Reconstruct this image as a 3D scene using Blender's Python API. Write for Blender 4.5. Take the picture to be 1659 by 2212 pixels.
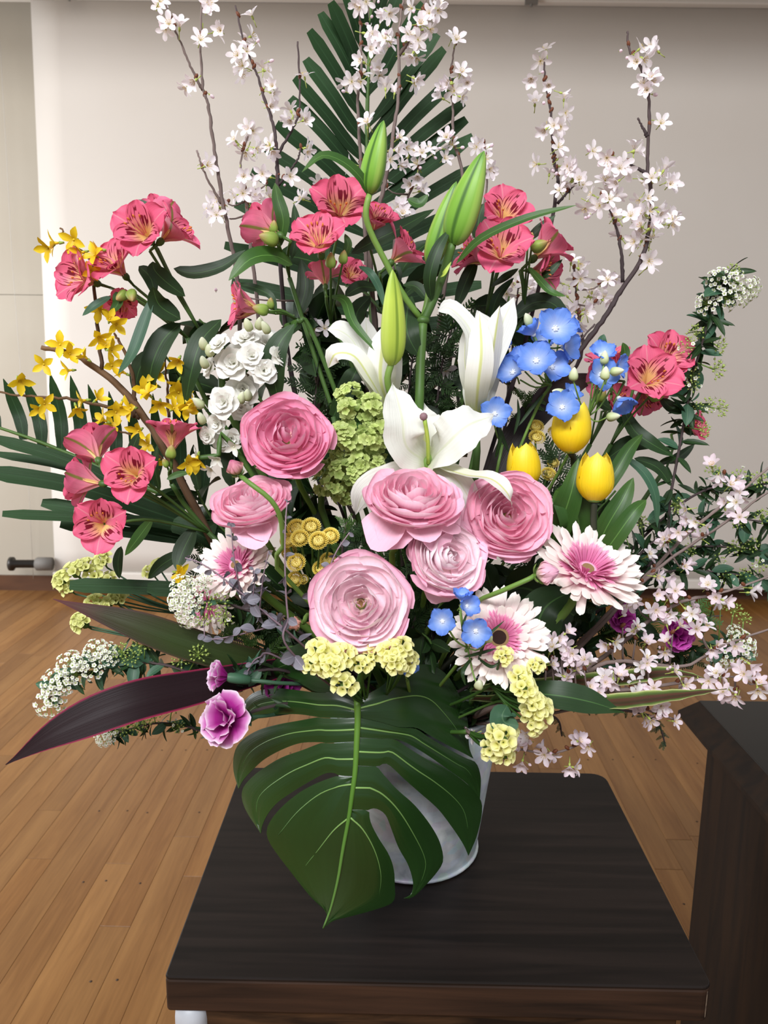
import bpy, math, random
from mathutils import Vector as V, Matrix as M4, Quaternion
from math import sin, cos, pi, radians, sqrt

random.seed(7)
for o in list(bpy.data.objects): bpy.data.objects.remove(o)
SC = bpy.context.scene
COL = SC.collection

# ---------------------------------------------------------------- camera
F = 1680.0; CX, CY = 829.5, 1106.0
PIT, ROL = radians(11), radians(0.7)
CAM = V((0, 0, 1.30))
FW = V((0, cos(PIT), -sin(PIT))); U0 = V((0, sin(PIT), cos(PIT))); R0 = V((1, 0, 0))
RC = R0 * cos(ROL) + U0 * sin(ROL); UC = U0 * cos(ROL) - R0 * sin(ROL)
cam = bpy.data.cameras.new('camera'); camo = bpy.data.objects.new('camera', cam); COL.objects.link(camo)
cam.sensor_fit = 'VERTICAL'; cam.sensor_height = 36.0; cam.sensor_width = 27.0
cam.lens = F / 2212 * 36.0
cam.clip_start = 0.02
mw = M4.Identity(4)
for i in range(3):
    mw[i][0] = RC[i]; mw[i][1] = UC[i]; mw[i][2] = -FW[i]; mw[i][3] = CAM[i]
camo.matrix_world = mw
cam.dof.use_dof = True; cam.dof.focus_distance = 0.86; cam.dof.aperture_fstop = 11.0
SC.camera = camo

# ---------------------------------------------------------------- world, window light, exposure
SC.view_settings.view_transform = 'Standard'
try: SC.view_settings.look = 'None'
except Exception: pass
SC.view_settings.gamma = 1.0
SC.view_settings.use_curve_mapping = False
SC.view_settings.exposure = 0.16
w = bpy.data.worlds.new('world'); SC.world = w; w.use_nodes = True
w.node_tree.nodes['Background'].inputs[0].default_value = (0.96, 0.97, 1.0, 1)
w.node_tree.nodes['Background'].inputs[1].default_value = 0.40

def area_light(name, loc, target, sx, sy, power, col):
    l = bpy.data.lights.new(name, 'AREA'); l.shape = 'RECTANGLE'; l.size = sx; l.size_y = sy
    l.energy = power; l.color = col
    o = bpy.data.objects.new(name, l); COL.objects.link(o)
    o.location = loc
    o.rotation_euler = (V(target) - V(loc)).to_track_quat('-Z', 'Y').to_euler()
    return o
# daylight through tall windows: left wall and the wall behind the photographer
area_light('window_daylight_left', (-3.28, 2.5, 1.45), (0.0, 2.5, 1.25), 2.2, 1.7, 100, (0.93, 0.96, 1.0))
area_light('window_daylight_rear', (-0.9, -2.5, 4.05), (0.05, 1.1, 1.0), 3.2, 0.8, 250, (0.97, 0.98, 1.0))

# ---------------------------------------------------------------- placing helpers
def ray(x, y): return FW + RC * ((x - CX) / F) + UC * ((CY - y) / F)
def P(x, y, Y):
    d = ray(x, y); return CAM + d * (Y / d.y)
def PZ(x, y, z):
    d = ray(x, y); return CAM + d * ((z - CAM.z) / d.z)
def S(x, y, Y): return Y / ray(x, y).y / F          # metres per pixel there
def D(ax, ay, az): return (RC * ax + UC * ay - FW * az).normalized()
def rnd(a, b): return random.uniform(a, b)

def lin(h):
    h = h.lstrip('#'); r = []
    for i in (0, 2, 4):
        c = int(h[i:i + 2], 16) / 255
        r.append(c / 12.92 if c <= 0.04045 else ((c + 0.055) / 1.055) ** 2.4)
    return (*r, 1)

# ---------------------------------------------------------------- materials
class NT:
    def __init__(s, name):
        s.m = bpy.data.materials.new(name); s.m.use_nodes = True
        s.t = s.m.node_tree; s.n = s.t.nodes; s.b = s.n['Principled BSDF']; s.out = s.n['Material Output']
    def new(s, typ, **kw):
        n = s.n.new(typ)
        for k, v in kw.items(): setattr(n, k, v)
        return n
    def link(s, a, b): s.t.links.new(a, b)
    def ramp(s, stops, fac, interp='LINEAR'):
        r = s.new('ShaderNodeValToRGB'); e = r.color_ramp.elements; r.color_ramp.interpolation = interp
        while len(e) > 1: e.remove(e[-1])
        e[0].position = stops[0][0]; e[0].color = stops[0][1]
        for p, c in stops[1:]:
            q = e.new(p); q.color = c
        s.link(fac, r.inputs[0]); return r.outputs[0]
    def mix(s, fac, a, b, mode='MIX'):
        n = s.new('ShaderNodeMix', data_type='RGBA', blend_type=mode)
        for sock, v in ((n.inputs[0], fac), (n.inputs[6], a), (n.inputs[7], b)):
            if hasattr(v, 'is_linked') or hasattr(v, 'links'): s.link(v, sock)
            else: sock.default_value = v
        return n.outputs[2]
    def math(s, op, a, b=0.0):
        n = s.new('ShaderNodeMath', operation=op)
        for i, v in enumerate((a, b)):
            if hasattr(v, 'links'): s.link(v, n.inputs[i])
            else: n.inputs[i].default_value = v
        return n.outputs[0]

def tissue(name, stops, rough=0.5, trans=0.25, var=0.10, streak=0.12, sfreq=26, mid=None, mids=0.03, across=None,
           bump=0.15, spots=None, coat=0.0, spec=0.4, groove=None):
    """petal / leaf tissue: colour runs along V (base to tip), fine veins across U, object-to-object variation"""
    t = NT(name); uv = t.new('ShaderNodeUVMap'); sp = t.new('ShaderNodeSeparateXYZ'); t.link(uv.outputs[0], sp.inputs[0])
    u, v = sp.outputs[0], sp.outputs[1]
    c = t.ramp([(p, lin(h)) for p, h in stops], v)
    mp = t.new('ShaderNodeMapping'); mp.inputs['Scale'].default_value = (sfreq, 1.6, 1); t.link(uv.outputs[0], mp.inputs[0])
    nz = t.new('ShaderNodeTexNoise'); nz.inputs['Scale'].default_value = 1.0; nz.inputs['Detail'].default_value = 2
    oi = t.new('ShaderNodeObjectInfo')
    ad = t.new('ShaderNodeVectorMath', operation='ADD'); t.link(mp.outputs[0], ad.inputs[0])
    cb = t.new('ShaderNodeCombineXYZ'); t.link(t.math('MULTIPLY', oi.outputs['Random'], 57.0), cb.inputs[2]); t.link(cb.outputs[0], ad.inputs[1])
    t.link(ad.outputs[0], nz.inputs['Vector'])
    if across:
        a = t.math('ABSOLUTE', t.math('SUBTRACT', u, 0.5))
        cc = t.ramp([(p, lin(h)) for p, h in across[0]], t.math('MULTIPLY', a, 2.0))
        c = t.mix(across[1], c, cc)
    if groove:                                            # dark seams between the ribs
        g = t.math('COSINE', t.math('MULTIPLY', u, 2 * pi * 3))
        c = t.mix(t.ramp([(0, (1, 1, 1, 1)), (.10, (0, 0, 0, 1))], t.math('ADD', t.math('MULTIPLY', g, .5), .5)), c, lin(groove))
        c = t.mix(t.ramp([(0, (0, 0, 0, 1)), (.75, (0, 0, 0, 1)), (1, (.35, .35, .35, 1))], t.math('ADD', t.math('MULTIPLY', g, .5), .5)), c, lin('#c8dc78'))
    if spots:                                             # dark dashes in a band of V
        m1 = t.new('ShaderNodeMapping'); m1.inputs['Scale'].default_value = (17, 3.4, 1); t.link(uv.outputs[0], m1.inputs[0])
        n1 = t.new('ShaderNodeTexNoise'); n1.inputs['Scale'].default_value = 1.0; n1.inputs['Detail'].default_value = 0
        t.link(m1.outputs[0], n1.inputs['Vector'])
        k1 = t.ramp([(0, (0, 0, 0, 1)), (0.57, (0, 0, 0, 1)), (0.61, (1, 1, 1, 1))], n1.outputs[0])
        k2 = t.ramp([(0, (0, 0, 0, 1)), (0.25, (0, 0, 0, 1)), (0.33, (1, 1, 1, 1)), (0.72, (1, 1, 1, 1)), (0.8, (0, 0, 0, 1))], v)
        c = t.mix(t.math('MULTIPLY', k1, k2), c, lin(spots))
    if mid:
        a = t.math('ABSOLUTE', t.math('SUBTRACT', u, 0.5))
        k = t.ramp([(0, (1, 1, 1, 1)), (mids * .6, (1, 1, 1, 1)), (mids * 1.4, (0, 0, 0, 1))], a)
        c = t.mix(k, c, lin(mid))
    h = t.new('ShaderNodeHueSaturation'); t.link(c, h.inputs['Color'])
    val = t.math('ADD', t.math('MULTIPLY', oi.outputs['Random'], 2 * var), 1 - var)
    val = t.math('MULTIPLY', val, t.math('ADD', t.math('MULTIPLY', nz.outputs[0], 2 * streak), 1 - streak))
    t.link(val, h.inputs['Value'])
    t.link(h.outputs[0], t.b.inputs['Base Color'])
    t.b.inputs['Roughness'].default_value = rough
    t.b.inputs['Specular IOR Level'].default_value = spec
    if coat: t.b.inputs['Coat Weight'].default_value = coat; t.b.inputs['Coat Roughness'].default_value = 0.25
    if bump:
        bp = t.new('ShaderNodeBump'); bp.inputs['Strength'].default_value = bump; bp.inputs['Distance'].default_value = 0.001
        t.link(nz.outputs[0], bp.inputs['Height']); t.link(bp.outputs[0], t.b.inputs['Normal'])
    if trans:
        tr = t.new('ShaderNodeBsdfTranslucent'); t.link(h.outputs[0], tr.inputs[0])
        mx = t.new('ShaderNodeMixShader'); mx.inputs[0].default_value = trans
        t.link(t.b.outputs[0], mx.inputs[1]); t.link(tr.outputs[0], mx.inputs[2]); t.link(mx.outputs[0], t.out.inputs[0])
    return t.m

def plain(name, h, rough=0.5, metal=0.0, noise=0.0, nscale=40, h2=None, bump=0.0, stretch=(1, 1, 1), spec=0.4):
    t = NT(name)
    if noise:
        tc = t.new('ShaderNodeTexCoord'); mp = t.new('ShaderNodeMapping'); mp.inputs['Scale'].default_value = stretch
        t.link(tc.outputs['Object'], mp.inputs[0])
        nz = t.new('ShaderNodeTexNoise'); nz.inputs['Scale'].default_value = nscale; nz.inputs['Detail'].default_value = 5
        t.link(mp.outputs[0], nz.inputs['Vector'])
        k = t.ramp([(0.5 - noise / 2, lin(h)), (0.5 + noise / 2, lin(h2 or h))], nz.outputs[0])
        t.link(k, t.b.inputs['Base Color'])
        if bump:
            bp = t.new('ShaderNodeBump'); bp.inputs['Strength'].default_value = bump; bp.inputs['Distance'].default_value = 0.002
            t.link(nz.outputs[0], bp.inputs['Height']); t.link(bp.outputs[0], t.b.inputs['Normal'])
    else: t.b.inputs['Base Color'].default_value = lin(h)
    t.b.inputs['Roughness'].default_value = rough; t.b.inputs['Metallic'].default_value = metal
    t.b.inputs['Specular IOR Level'].default_value = spec
    return t.m

# ---------------------------------------------------------------- mesh helpers
def crom(pts, n, vals=None):
    """Catmull-Rom resample; returns points (and interpolated radii)"""
    m = len(pts)
    if m == 2: q = [pts[0] + (pts[0] - pts[1]), *pts, pts[1] + (pts[1] - pts[0])]
    else: q = [pts[0] * 2 - pts[1], *pts, pts[-1] * 2 - pts[-2]]
    out = []; ov = []
    for i in range(n):
        f = i / (n - 1) * (m - 1); k = min(int(f), m - 2); t = f - k
        a, b, c, d = q[k:k + 4]
        out.append(0.5 * ((2 * b) + (c - a) * t + (2 * a - 5 * b + 4 * c - d) * t * t + (3 * b - a - 3 * c + d) * t ** 3))
        if vals: ov.append(vals[k] * (1 - t) + vals[k + 1] * t)
    return (out, ov) if vals else out

class MB:
    def __init__(s): s.v = []; s.f = []; s.uv = []; s.mi = []
    def grid(s, rows, mi=0, uvs=None, close=False):
        b = len(s.v); nr = len(rows); nc = len(rows[0])
        for j, r in enumerate(rows):
            for i, p in enumerate(r):
                s.v.append(tuple(p)); s.uv.append(uvs[j][i] if uvs else (i / (nc - 1), j / (nr - 1)))
        for j in range(nr - 1):
            for i in range(nc - 1 if not close else nc):
                i2 = (i + 1) % nc
                s.f.append((b + j * nc + i, b + j * nc + i2, b + (j + 1) * nc + i2, b + (j + 1) * nc + i)); s.mi.append(mi)
    def tube(s, pts, rad, n=6, mi=0, cap=True):
        if not isinstance(rad, (list, tuple)): rad = [rad] * len(pts)
        rows = []; ref = V((0.31, 0.17, 0.93))
        for j, p in enumerate(pts):
            t = (pts[min(j + 1, len(pts) - 1)] - pts[max(j - 1, 0)]).normalized()
            x = ref - t * ref.dot(t)
            if x.length < 1e-4: x = t.orthogonal()
            x.normalize(); y = t.cross(x); ref = x
            rows.append([p + (x * cos(2 * pi * i / n) + y * sin(2 * pi * i / n)) * rad[j] for i in range(n)])
        b = len(s.v); s.grid(rows, mi, close=True)
        if cap:
            s.f.append(tuple(b + n - 1 - i for i in range(n))); s.mi.append(mi)
            e = b + (len(pts) - 1) * n; s.f.append(tuple(e + i for i in range(n))); s.mi.append(mi)
    def ball(s, c, r, mi=0, n=8, m=5, ax=V((0, 0, 1)), st=1.0):
        q = ax.to_track_quat('Z', 'Y'); rows = []
        for j in range(m + 1):
            th = pi * j / m
            rows.append([c + q @ V((r * sin(th) * cos(2 * pi * i / n), r * sin(th) * sin(2 * pi * i / n), -r * st * cos(th))) for i in range(n)])
        s.grid(rows, mi, close=True)
    def box(s, lo, hi, mi=0):
        b = len(s.v)
        for z in (lo[2], hi[2]):
            for x, y in ((lo[0], lo[1]), (hi[0], lo[1]), (hi[0], hi[1]), (lo[0], hi[1])):
                s.v.append((x, y, z)); s.uv.append((0, 0))
        for q in ((3, 2, 1, 0), (4, 5, 6, 7), (0, 1, 5, 4), (1, 2, 6, 5), (2, 3, 7, 6), (3, 0, 4, 7)):
            s.f.append(tuple(b + k for k in q)); s.mi.append(mi)
    def prism(s, poly, z0, z1, mi=0):
        b = len(s.v); n = len(poly)
        for z in (z0, z1):
            for x, y in poly: s.v.append((x, y, z)); s.uv.append((0, 0))
        s.f.append(tuple(b + n - 1 - i for i in range(n))); s.mi.append(mi)
        s.f.append(tuple(b + n + i for i in range(n))); s.mi.append(mi)
        for i in range(n):
            j = (i + 1) % n; s.f.append((b + i, b + j, b + n + j, b + n + i)); s.mi.append(mi)
    def merge(s, o, mat, mi=None):
        b = len(s.v)
        s.v += [tuple(mat @ V(p)) for p in o.v]; s.uv += o.uv
        s.f += [tuple(b + i for i in f) for f in o.f]; s.mi += (o.mi if mi is None else [mi] * len(o.mi))
    def mesh(s, name, mats, org=None, smooth=True):
        me = bpy.data.meshes.new(name)
        vs = s.v if org is None else [(p[0] - org.x, p[1] - org.y, p[2] - org.z) for p in s.v]
        me.from_pydata(vs, [], s.f)
        ul = me.uv_layers.new(name='UVMap')
        idx = [0] * len(me.loops); me.loops.foreach_get('vertex_index', idx)
        fl = []
        for k in idx: fl += s.uv[k]
        ul.data.foreach_set('uv', fl)
        for m in (mats if isinstance(mats, (list, tuple)) else [mats]): me.materials.append(m)
        me.polygons.foreach_set('material_index', s.mi)
        me.polygons.foreach_set('use_smooth', [smooth] * len(s.f))
        me.update(); return me

def obj(name, me, parent=None, mat=None, M=None):
    o = bpy.data.objects.new(name, me); COL.objects.link(o)
    if parent is not None: o.parent = parent
    if M is not None: o.matrix_local = M
    if mat is not None and me is not None:
        o.material_slots[0].link = 'OBJECT'; o.material_slots[0].material = mat
    return o

class Thing:
    def __init__(s, name, label, cat, org, group=None):
        s.org = V(org); s.o = bpy.data.objects.new(name, None); COL.objects.link(s.o)
        s.o.empty_display_size = 0.02; s.o.location = s.org
        s.o['label'] = label; s.o['category'] = cat
        if group: s.o['group'] = group
    def part(s, name, mb, mats, parent=None, smooth=True):
        return obj(name, mb.mesh(name, mats, s.org, smooth), parent or s.o)
    def inst(s, name, me, M, mat=None):
        return obj(name, me, s.o, mat, M4.Translation(-s.org) @ M)

def frame(pos, axis, roll=0.0, size=1.0):
    q = V(axis).to_track_quat('Z', 'Y') @ Quaternion((0, 0, 1), roll)
    return M4.Translation(pos) @ q.to_matrix().to_4x4() @ M4.Scale(size, 4)
def rotz(a): return M4.Rotation(a, 4, 'Z')

def petal(L, W, prof, a0, a1, rd=0.2, cup=0.3, ruf=0.0, rf=3, nu=5, nv=6, jag=0.0, seed=0, pw=1.0, twist=0.0):
    """petal growing from the origin outwards (+Y) and up the flower axis (+Z); a0,a1 = angles from the axis"""
    rg = random.Random(seed); mb = MB(); N = 40; c = [V((0, 0, 0))]; an = []
    for i in range(N + 1):
        an.append(a0 + (a1 - a0) * (i / N) ** pw)
        if i: a = an[-1]; c.append(c[-1] + V((0, sin(a), cos(a))) * (L / N))
    ph = rg.uniform(0, 6.28); jg = [rg.uniform(-jag, jag * .3) for _ in range(nu + 1)]
    rows = []
    for j in range(nv + 1):
        t = 1 - (1 - j / nv) ** 1.45; r = []
        for i in range(nu + 1):
            s = 2 * i / nu - 1
            te = max(0, min(1.0, t * (1 - rd * s * s) + (jg[i] * t ** 3)))
            k = te * N; k0 = min(int(k), N - 1); fr = k - k0
            p = c[k0].lerp(c[k0 + 1], fr); a = an[k0]
            w = W * prof(t); nrm = V((0, -cos(a), sin(a)))
            h = cup * w * s * s + ruf * t * t * sin(rf * s * 1.6 + ph) * (0.4 + 0.6 * abs(s))
            r.append(p + V((s * w, 0, 0)) + nrm * h)
        rows.append(r)
    mb.grid(rows); return mb

def fan(t): return 0.16 + 0.84 * sin(min(1, t * 1.05) * pi / 2) ** 1.2
def oval(t): return max(0.03, sin(pi * min(1, (t * 0.97 + 0.015))) ** 0.75)
def lance(t): return max(0.02, (t ** 0.6) * (1 - t) ** 0.75 * 1.9)
def spoon(t): return 0.10 + 0.9 * max(0, sin(pi * t ** 1.5)) ** 0.8 if t < 0.99 else 0.12
def strap(t): return (0.35 + 0.65 * min(1, t * 2.2)) * (1 if t < .86 else sqrt(max(0.06, 1 - ((t - .86) / .145) ** 2)))
def obov(t): return 0.13 + 0.87 * (sin(pi / 2 * min(1, t / .66)) ** 1.3 if t < .66 else sqrt(max(.03, 1 - ((t - .66) / .347) ** 2)))
def egg(t): return max(.05, 0.12 + 0.88 * sin(pi * t ** 1.15) ** .8 if t < .97 else .22)

def ribbon(mb, pts, W, prof=lance, hint=None, fold=0.25, nu=4, nv=14, ruf=0.0, rf=9, mi=0, wl=None, twist=0.0):
    """leaf blade along a 3D path, W = half width"""
    c = crom(pts, nv + 1); rows = []; hint = hint or -FW; ph = rnd(0, 6)
    for j, p in enumerate(c):
        t = j / nv; tg = (c[min(j + 1, nv)] - c[max(j - 1, 0)]).normalized()
        x = tg.cross(hint)
        if x.length < 1e-3: x = tg.orthogonal()
        x.normalize(); nrm = x.cross(tg)
        if twist: q = Quaternion(tg, twist * t); x = q @ x; nrm = q @ nrm
        w = W * prof(t)
        rows.append([p + x * (s * w) - nrm * (-(fold * abs(s) * w)) + nrm * (ruf * sin(rf * t * 6 + ph + s * 2) * abs(s) ** 1.5)
                     for s in [2 * i / nu - 1 for i in range(nu + 1)]])
    mb.grid(rows, mi)

def bez(a, b, c, d, n=10):
    return [a * (1 - t) ** 3 + b * 3 * t * (1 - t) ** 2 + c * 3 * t * t * (1 - t) + d * t ** 3 for t in [i / (n - 1) for i in range(n)]]
# ================================================================ setting
def struct(name, mb, mats, label, smooth=False):
    o = obj(name, mb.mesh(name, mats, smooth=smooth)); o['kind'] = 'structure'; o['label'] = label; o['category'] = name.split('_')[0]; return o
def bevel(o, wd, seg=2):
    m = o.modifiers.new('bevel', 'BEVEL'); m.width = wd; m.segments = seg; m.limit_method = 'ANGLE'; m.angle_limit = radians(40)

def wood_mat():
    t = NT('floor_wood'); tc = t.new('ShaderNodeTexCoord'); oi = t.new('ShaderNodeObjectInfo')
    mp = t.new('ShaderNodeMapping'); mp.inputs['Scale'].default_value = (1.0, 0.07, 1.0); t.link(tc.outputs['Object'], mp.inputs[0])
    cb = t.new('ShaderNodeCombineXYZ'); t.link(t.math('MULTIPLY', oi.outputs['Random'], 91.0), cb.inputs[2])
    t.link(t.math('MULTIPLY', oi.outputs['Random'], 37.0), cb.inputs[0])
    ad = t.new('ShaderNodeVectorMath', operation='ADD'); t.link(mp.outputs[0], ad.inputs[0]); t.link(cb.outputs[0], ad.inputs[1])
    n1 = t.new('ShaderNodeTexNoise'); n1.inputs['Scale'].default_value = 95; n1.inputs['Detail'].default_value = 6; n1.inputs['Distortion'].default_value = 0.8
    t.link(ad.outputs[0], n1.inputs['Vector'])
    n2 = t.new('ShaderNodeTexNoise'); n2.inputs['Scale'].default_value = 14; n2.inputs['Detail'].default_value = 2; t.link(ad.outputs[0], n2.inputs['Vector'])
    g = t.ramp([(0.3, lin('#8a5f38')), (0.7, lin('#b58556'))], n1.outputs[0])
    b = t.ramp([(0.35, lin('#8f6138')), (0.65, lin('#b98a5a'))], n2.outputs[0])
    c = t.mix(0.55, g, b)
    h = t.new('ShaderNodeHueSaturation'); t.link(c, h.inputs['Color'])
    h.inputs['Saturation'].default_value = 1.10
    t.link(t.math('ADD', t.math('MULTIPLY', oi.outputs['Random'], 0.14), 0.52), h.inputs['Value'])
    t.link(h.outputs[0], t.b.inputs['Base Color']); t.b.inputs['Roughness'].default_value = 0.38
    bp = t.new('ShaderNodeBump'); bp.inputs['Strength'].default_value = 0.06; bp.inputs['Distance'].default_value = 0.001
    t.link(n1.outputs[0], bp.inputs['Height']); t.link(bp.outputs[0], t.b.inputs['Normal'])
    return t.m
M_FLOOR = wood_mat(); M_JOINT = plain('floor_joint', '#4a3220', 0.8); M_NAIL = plain('floor_peg', '#3a2616', 0.7)
mb = MB(); mb.box((-3.6, -3.0, -0.06), (3.6, 4.4, -0.0035))
floor = struct('floor', mb, M_FLOOR, 'honey brown wooden strip floor under the stand')
floor.rotation_euler.z = radians(-1.2)
PWD = 0.072
mb = MB(); mb.box((-.5, 0, -.012), (.5, 1, 0)); plank_me = mb.mesh('plank', M_FLOOR, smooth=False)
# keep real grain scale: planks get a unit mesh per length class
plank_len = {}
def plank_mesh(L):
    k = round(L, 1)
    if k not in plank_len:
        m = MB(); w2 = PWD / 2 - .0003; e = .0006
        m.prism([(-w2, .0006), (w2, .0006), (w2, k - .0006), (-w2, k - .0006)], -.012, -e)
        b = len(m.v)
        for x, y, z in ((-w2, .0006, -e), (w2, .0006, -e), (w2, k - .0006, -e), (-w2, k - .0006, -e),
                        (-w2 + e, .0006 + e, 0), (w2 - e, .0006 + e, 0), (w2 - e, k - .0006 - e, 0), (-w2 + e, k - .0006 - e, 0)):
            m.v.append((x, y, z)); m.uv.append((0, 0))
        for q in ((4, 5, 6, 7), (0, 1, 5, 4), (1, 2, 6, 5), (2, 3, 7, 6), (3, 0, 4, 7)):
            m.f.append(tuple(b + i for i in q)); m.mi.append(0)
        plank_len[k] = m.mesh('plank', M_FLOOR, smooth=False)
    return plank_len[k], k
rf = random.Random(3)
xi = -33; npl = 0
while xi < 34:
    x = xi * PWD + 0.0; y = 0.95 - rf.uniform(0, 1.0)
    while y < 4.22:
        L = min(rf.choice((0.7, 0.9, 1.1, 1.3, 1.5)), max(0.1, 4.24 - y)); me, L = plank_mesh(L)
        if -0.66 * (y + L) - 0.30 < x < 0.60 * (y + L) + 0.18 and y + L > 1.0:
            obj('plank', me, floor, M=M4.Translation((x, y, 0))); npl += 1
        y += L
    xi += 1
nail = MB(); nail.tube([V((0, 0, -.002)), V((0, 0, .0004))], .0032, 8); nail_me = nail.mesh('floor_peg', M_NAIL)
for row in (1.42, 1.72, 2.05, 2.42, 2.85):
    for i in range(-18, 18):
        x = i * PWD + rf.uniform(-.012, .012)
        if -0.42 * row - .12 < x < 0.48 * row and rf.random() < .55:
            obj('peg', nail_me, floor, M=M4.Translation((x, row + rf.uniform(-.02, .02), 0)))

# back wall of panels, behind the projection screen
M_WALL = plain('wall_paint', '#a59c8d', 0.85, noise=0.5, nscale=3, h2='#aba395')
M_GAP = plain('wall_gap', '#a0988a', 0.9)
mb = MB(); mb.box((-3.6, 4.258, 0), (3.6, 4.4, 4.2)); wallb = struct('wall_back', mb, M_GAP, 'beige panelled wall behind the white screen')
zs = P(60, 637, 4.25).z; xs = P(-120, 400, 4.25).x
for (x0, x1) in ((-3.6, xs - .0025), (xs + .0025, xs + 1.8), (xs + 1.805, xs + 3.6), (xs + 3.605, 3.6)):
    for (z0, z1) in ((0.085, zs - .002), (zs + .002, 4.2)):
        m = MB(); m.box((x0, 4.25, z0), (x1, 4.26, z1)); obj('wall_panel', m.mesh('wall_panel', M_WALL, smooth=False), wallb)
M_BASE = plain('skirting', '#4d3120', 0.5, noise=.4, nscale=20, h2='#5d3d28', stretch=(.2, 1, 1))
mb = MB(); mb.box((-3.6, 4.232, 0), (3.6, 4.25, 0.085)); struct('baseboard_back', mb, M_BASE, 'dark brown skirting board along the back wall')
# soffit above the screen (above the frame), side wall
mb = MB(); mb.box((-3.6, 2.4, 3.07), (3.6, 4.25, 4.2)); struct('trim_1', mb, M_WALL, 'boxed soffit above the white screen')

# left wall with the tall window that lights the screen
mb = MB(); mb.box((-3.6, -3.0, 0), (-3.42, 4.4, 4.2)); wl_ = struct('wall_left', mb, M_WALL, 'beige side wall holding the tall window')
M_WF = plain('window_frame_white', '#d8d6d2', .5); mb = MB()
for (y0, y1, z0, z1) in ((1.34, 1.40, .54, 2.36), (3.60, 3.66, .54, 2.36), (1.34, 3.66, .54, .60), (1.34, 3.66, 2.30, 2.36)): mb.box((-3.42, y0, z0), (-3.34, y1, z1))
wn = struct('window_1', mb, M_WF, 'tall white framed window in the left wall')
m = MB(); m.box((-3.405, 1.40, .60), (-3.395, 3.60, 2.30)); obj('pane', m.mesh('pane', plain('window_glass', '#c8d4dc', .05, spec=.5), smooth=False), wn)

# projection screen
t = Thing('projection_screen', 'large white roll-down screen hanging on the back wall', 'screen', (0.1, 4.1, 0.1))
M_SCR = plain('screen_cloth', '#c6beb5', 0.85, noise=.5, nscale=2.0, h2='#cac3bb')
a, b_ = P(66, 0, 4.1), P(118, 1240, 4.1)
mb = MB(); rows = []
for j in range(25):
    s = j / 24; z = 0.145 + (2.97 - 0.145) * s
    xl = b_.x + (a.x - b_.x) * (s - .03); r = []
    for i in range(33):
        q = i / 32; x = xl + (2.62 - xl) * q
        r.append(V((x, 4.105 + 0.010 * sin(q * 9 + 1.0) * (1 - s) + 0.006 * sin(q * 40) * max(0, .3 - s), z)))
    rows.append(r)
mb.grid(rows); cl = t.part('screen_cloth', mb, M_SCR)
sm = cl.modifiers.new('thickness', 'SOLIDIFY'); sm.thickness = .002
M_BAR = plain('screen_bar', '#d2cbc2', .5)
mb = MB(); mb.box((b_.x - .005, 4.085, .098), (2.62, 4.125, .15)); o = t.part('bottom_bar', mb, M_BAR, smooth=False); bevel(o, .006)
mb = MB(); mb.box((-2.4, 4.06, 2.972), (2.7, 4.14, 3.068)); o = t.part('top_case', mb, M_BAR, smooth=False); bevel(o, .006)
for px in (150, 1148):
    q = P(px, 6, 4.05); mb = MB(); mb.box((q.x - .03, 4.045, 2.955), (q.x + .03, 4.06, 2.99)); mb.tube([V((q.x, 4.05, 2.957)), V((q.x, 4.05, 2.945))], .006, 8)
    t.part('bracket', mb, plain('bracket_grey', '#8d8a86', .4, .6), smooth=False)
r0, r1, r2 = P(22, 1218, 4.09), P(78, 1218, 4.09), P(112, 1218, 4.09)
M_RODD = plain('rod_steel', '#4a4744', .35, .7); M_RODC = plain('rod_cap', '#6f6b66', .6)
mb = MB()
mb.tube([r0, r0.lerp(r1, .12), r0.lerp(r1, .121), r1], [.038, .038, .022, .022], 16); t.part('roller_pin', mb, M_RODD)
mb = MB(); mb.tube([r1, r1.lerp(r2, .08), r2], [.030, .036, .036], 16); t.part('roller_cap', mb, M_RODC)
mb = MB(); mb.tube([P(-6, -20, 4.15), P(8, 230, 4.16), P(26, 560, 4.17), P(60, 1010, 4.18), P(72, 1250, 4.225)], .0011, 5)
o = obj('pull_cord', mb.mesh('pull_cord', plain('cord_white', '#c4c0ba', .7))); o['label'] = 'thin white cord hanging on the wall left of the screen'; o['category'] = 'cord'

# ---------------------------------------------------------------- wooden stand
TZ = 0.68
def dark_wood(name, c1, c2, rough=.4, scale=60, stretch=(.06, 1, 1)):
    t = NT(name); tc = t.new('ShaderNodeTexCoord'); mp = t.new('ShaderNodeMapping'); mp.inputs['Scale'].default_value = stretch
    t.link(tc.outputs['Object'], mp.inputs[0])
    n = t.new('ShaderNodeTexNoise'); n.inputs['Scale'].default_value = scale; n.inputs['Detail'].default_value = 7; n.inputs['Distortion'].default_value = .6
    t.link(mp.outputs[0], n.inputs['Vector'])
    n2 = t.new('ShaderNodeTexNoise'); n2.inputs['Scale'].default_value = 4; n2.inputs['Detail'].default_value = 3; t.link(tc.outputs['Object'], n2.inputs['Vector'])
    c = t.ramp([(.35, lin(c1)), (.68, lin(c2))], n.outputs[0])
    t.link(c, t.b.inputs['Base Color']); t.b.inputs['Specular IOR Level'].default_value = .22
    t.link(t.math('ADD', t.math('MULTIPLY', n2.outputs[0], .22), rough - .11), t.b.inputs['Roughness'])
    bp = t.new('ShaderNodeBump'); bp.inputs['Strength'].default_value = .08; bp.inputs['Distance'].default_value = .001
    t.link(n.outputs[0], bp.inputs['Height']); t.link(bp.outputs[0], t.b.inputs['Normal'])
    return t.m
M_TOP = dark_wood('stand_dark_veneer', '#120e0c', '#211a17', .45)
M_EDGE = dark_wood('stand_edge_wood', '#1c130e', '#3b281d', .55)
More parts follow.
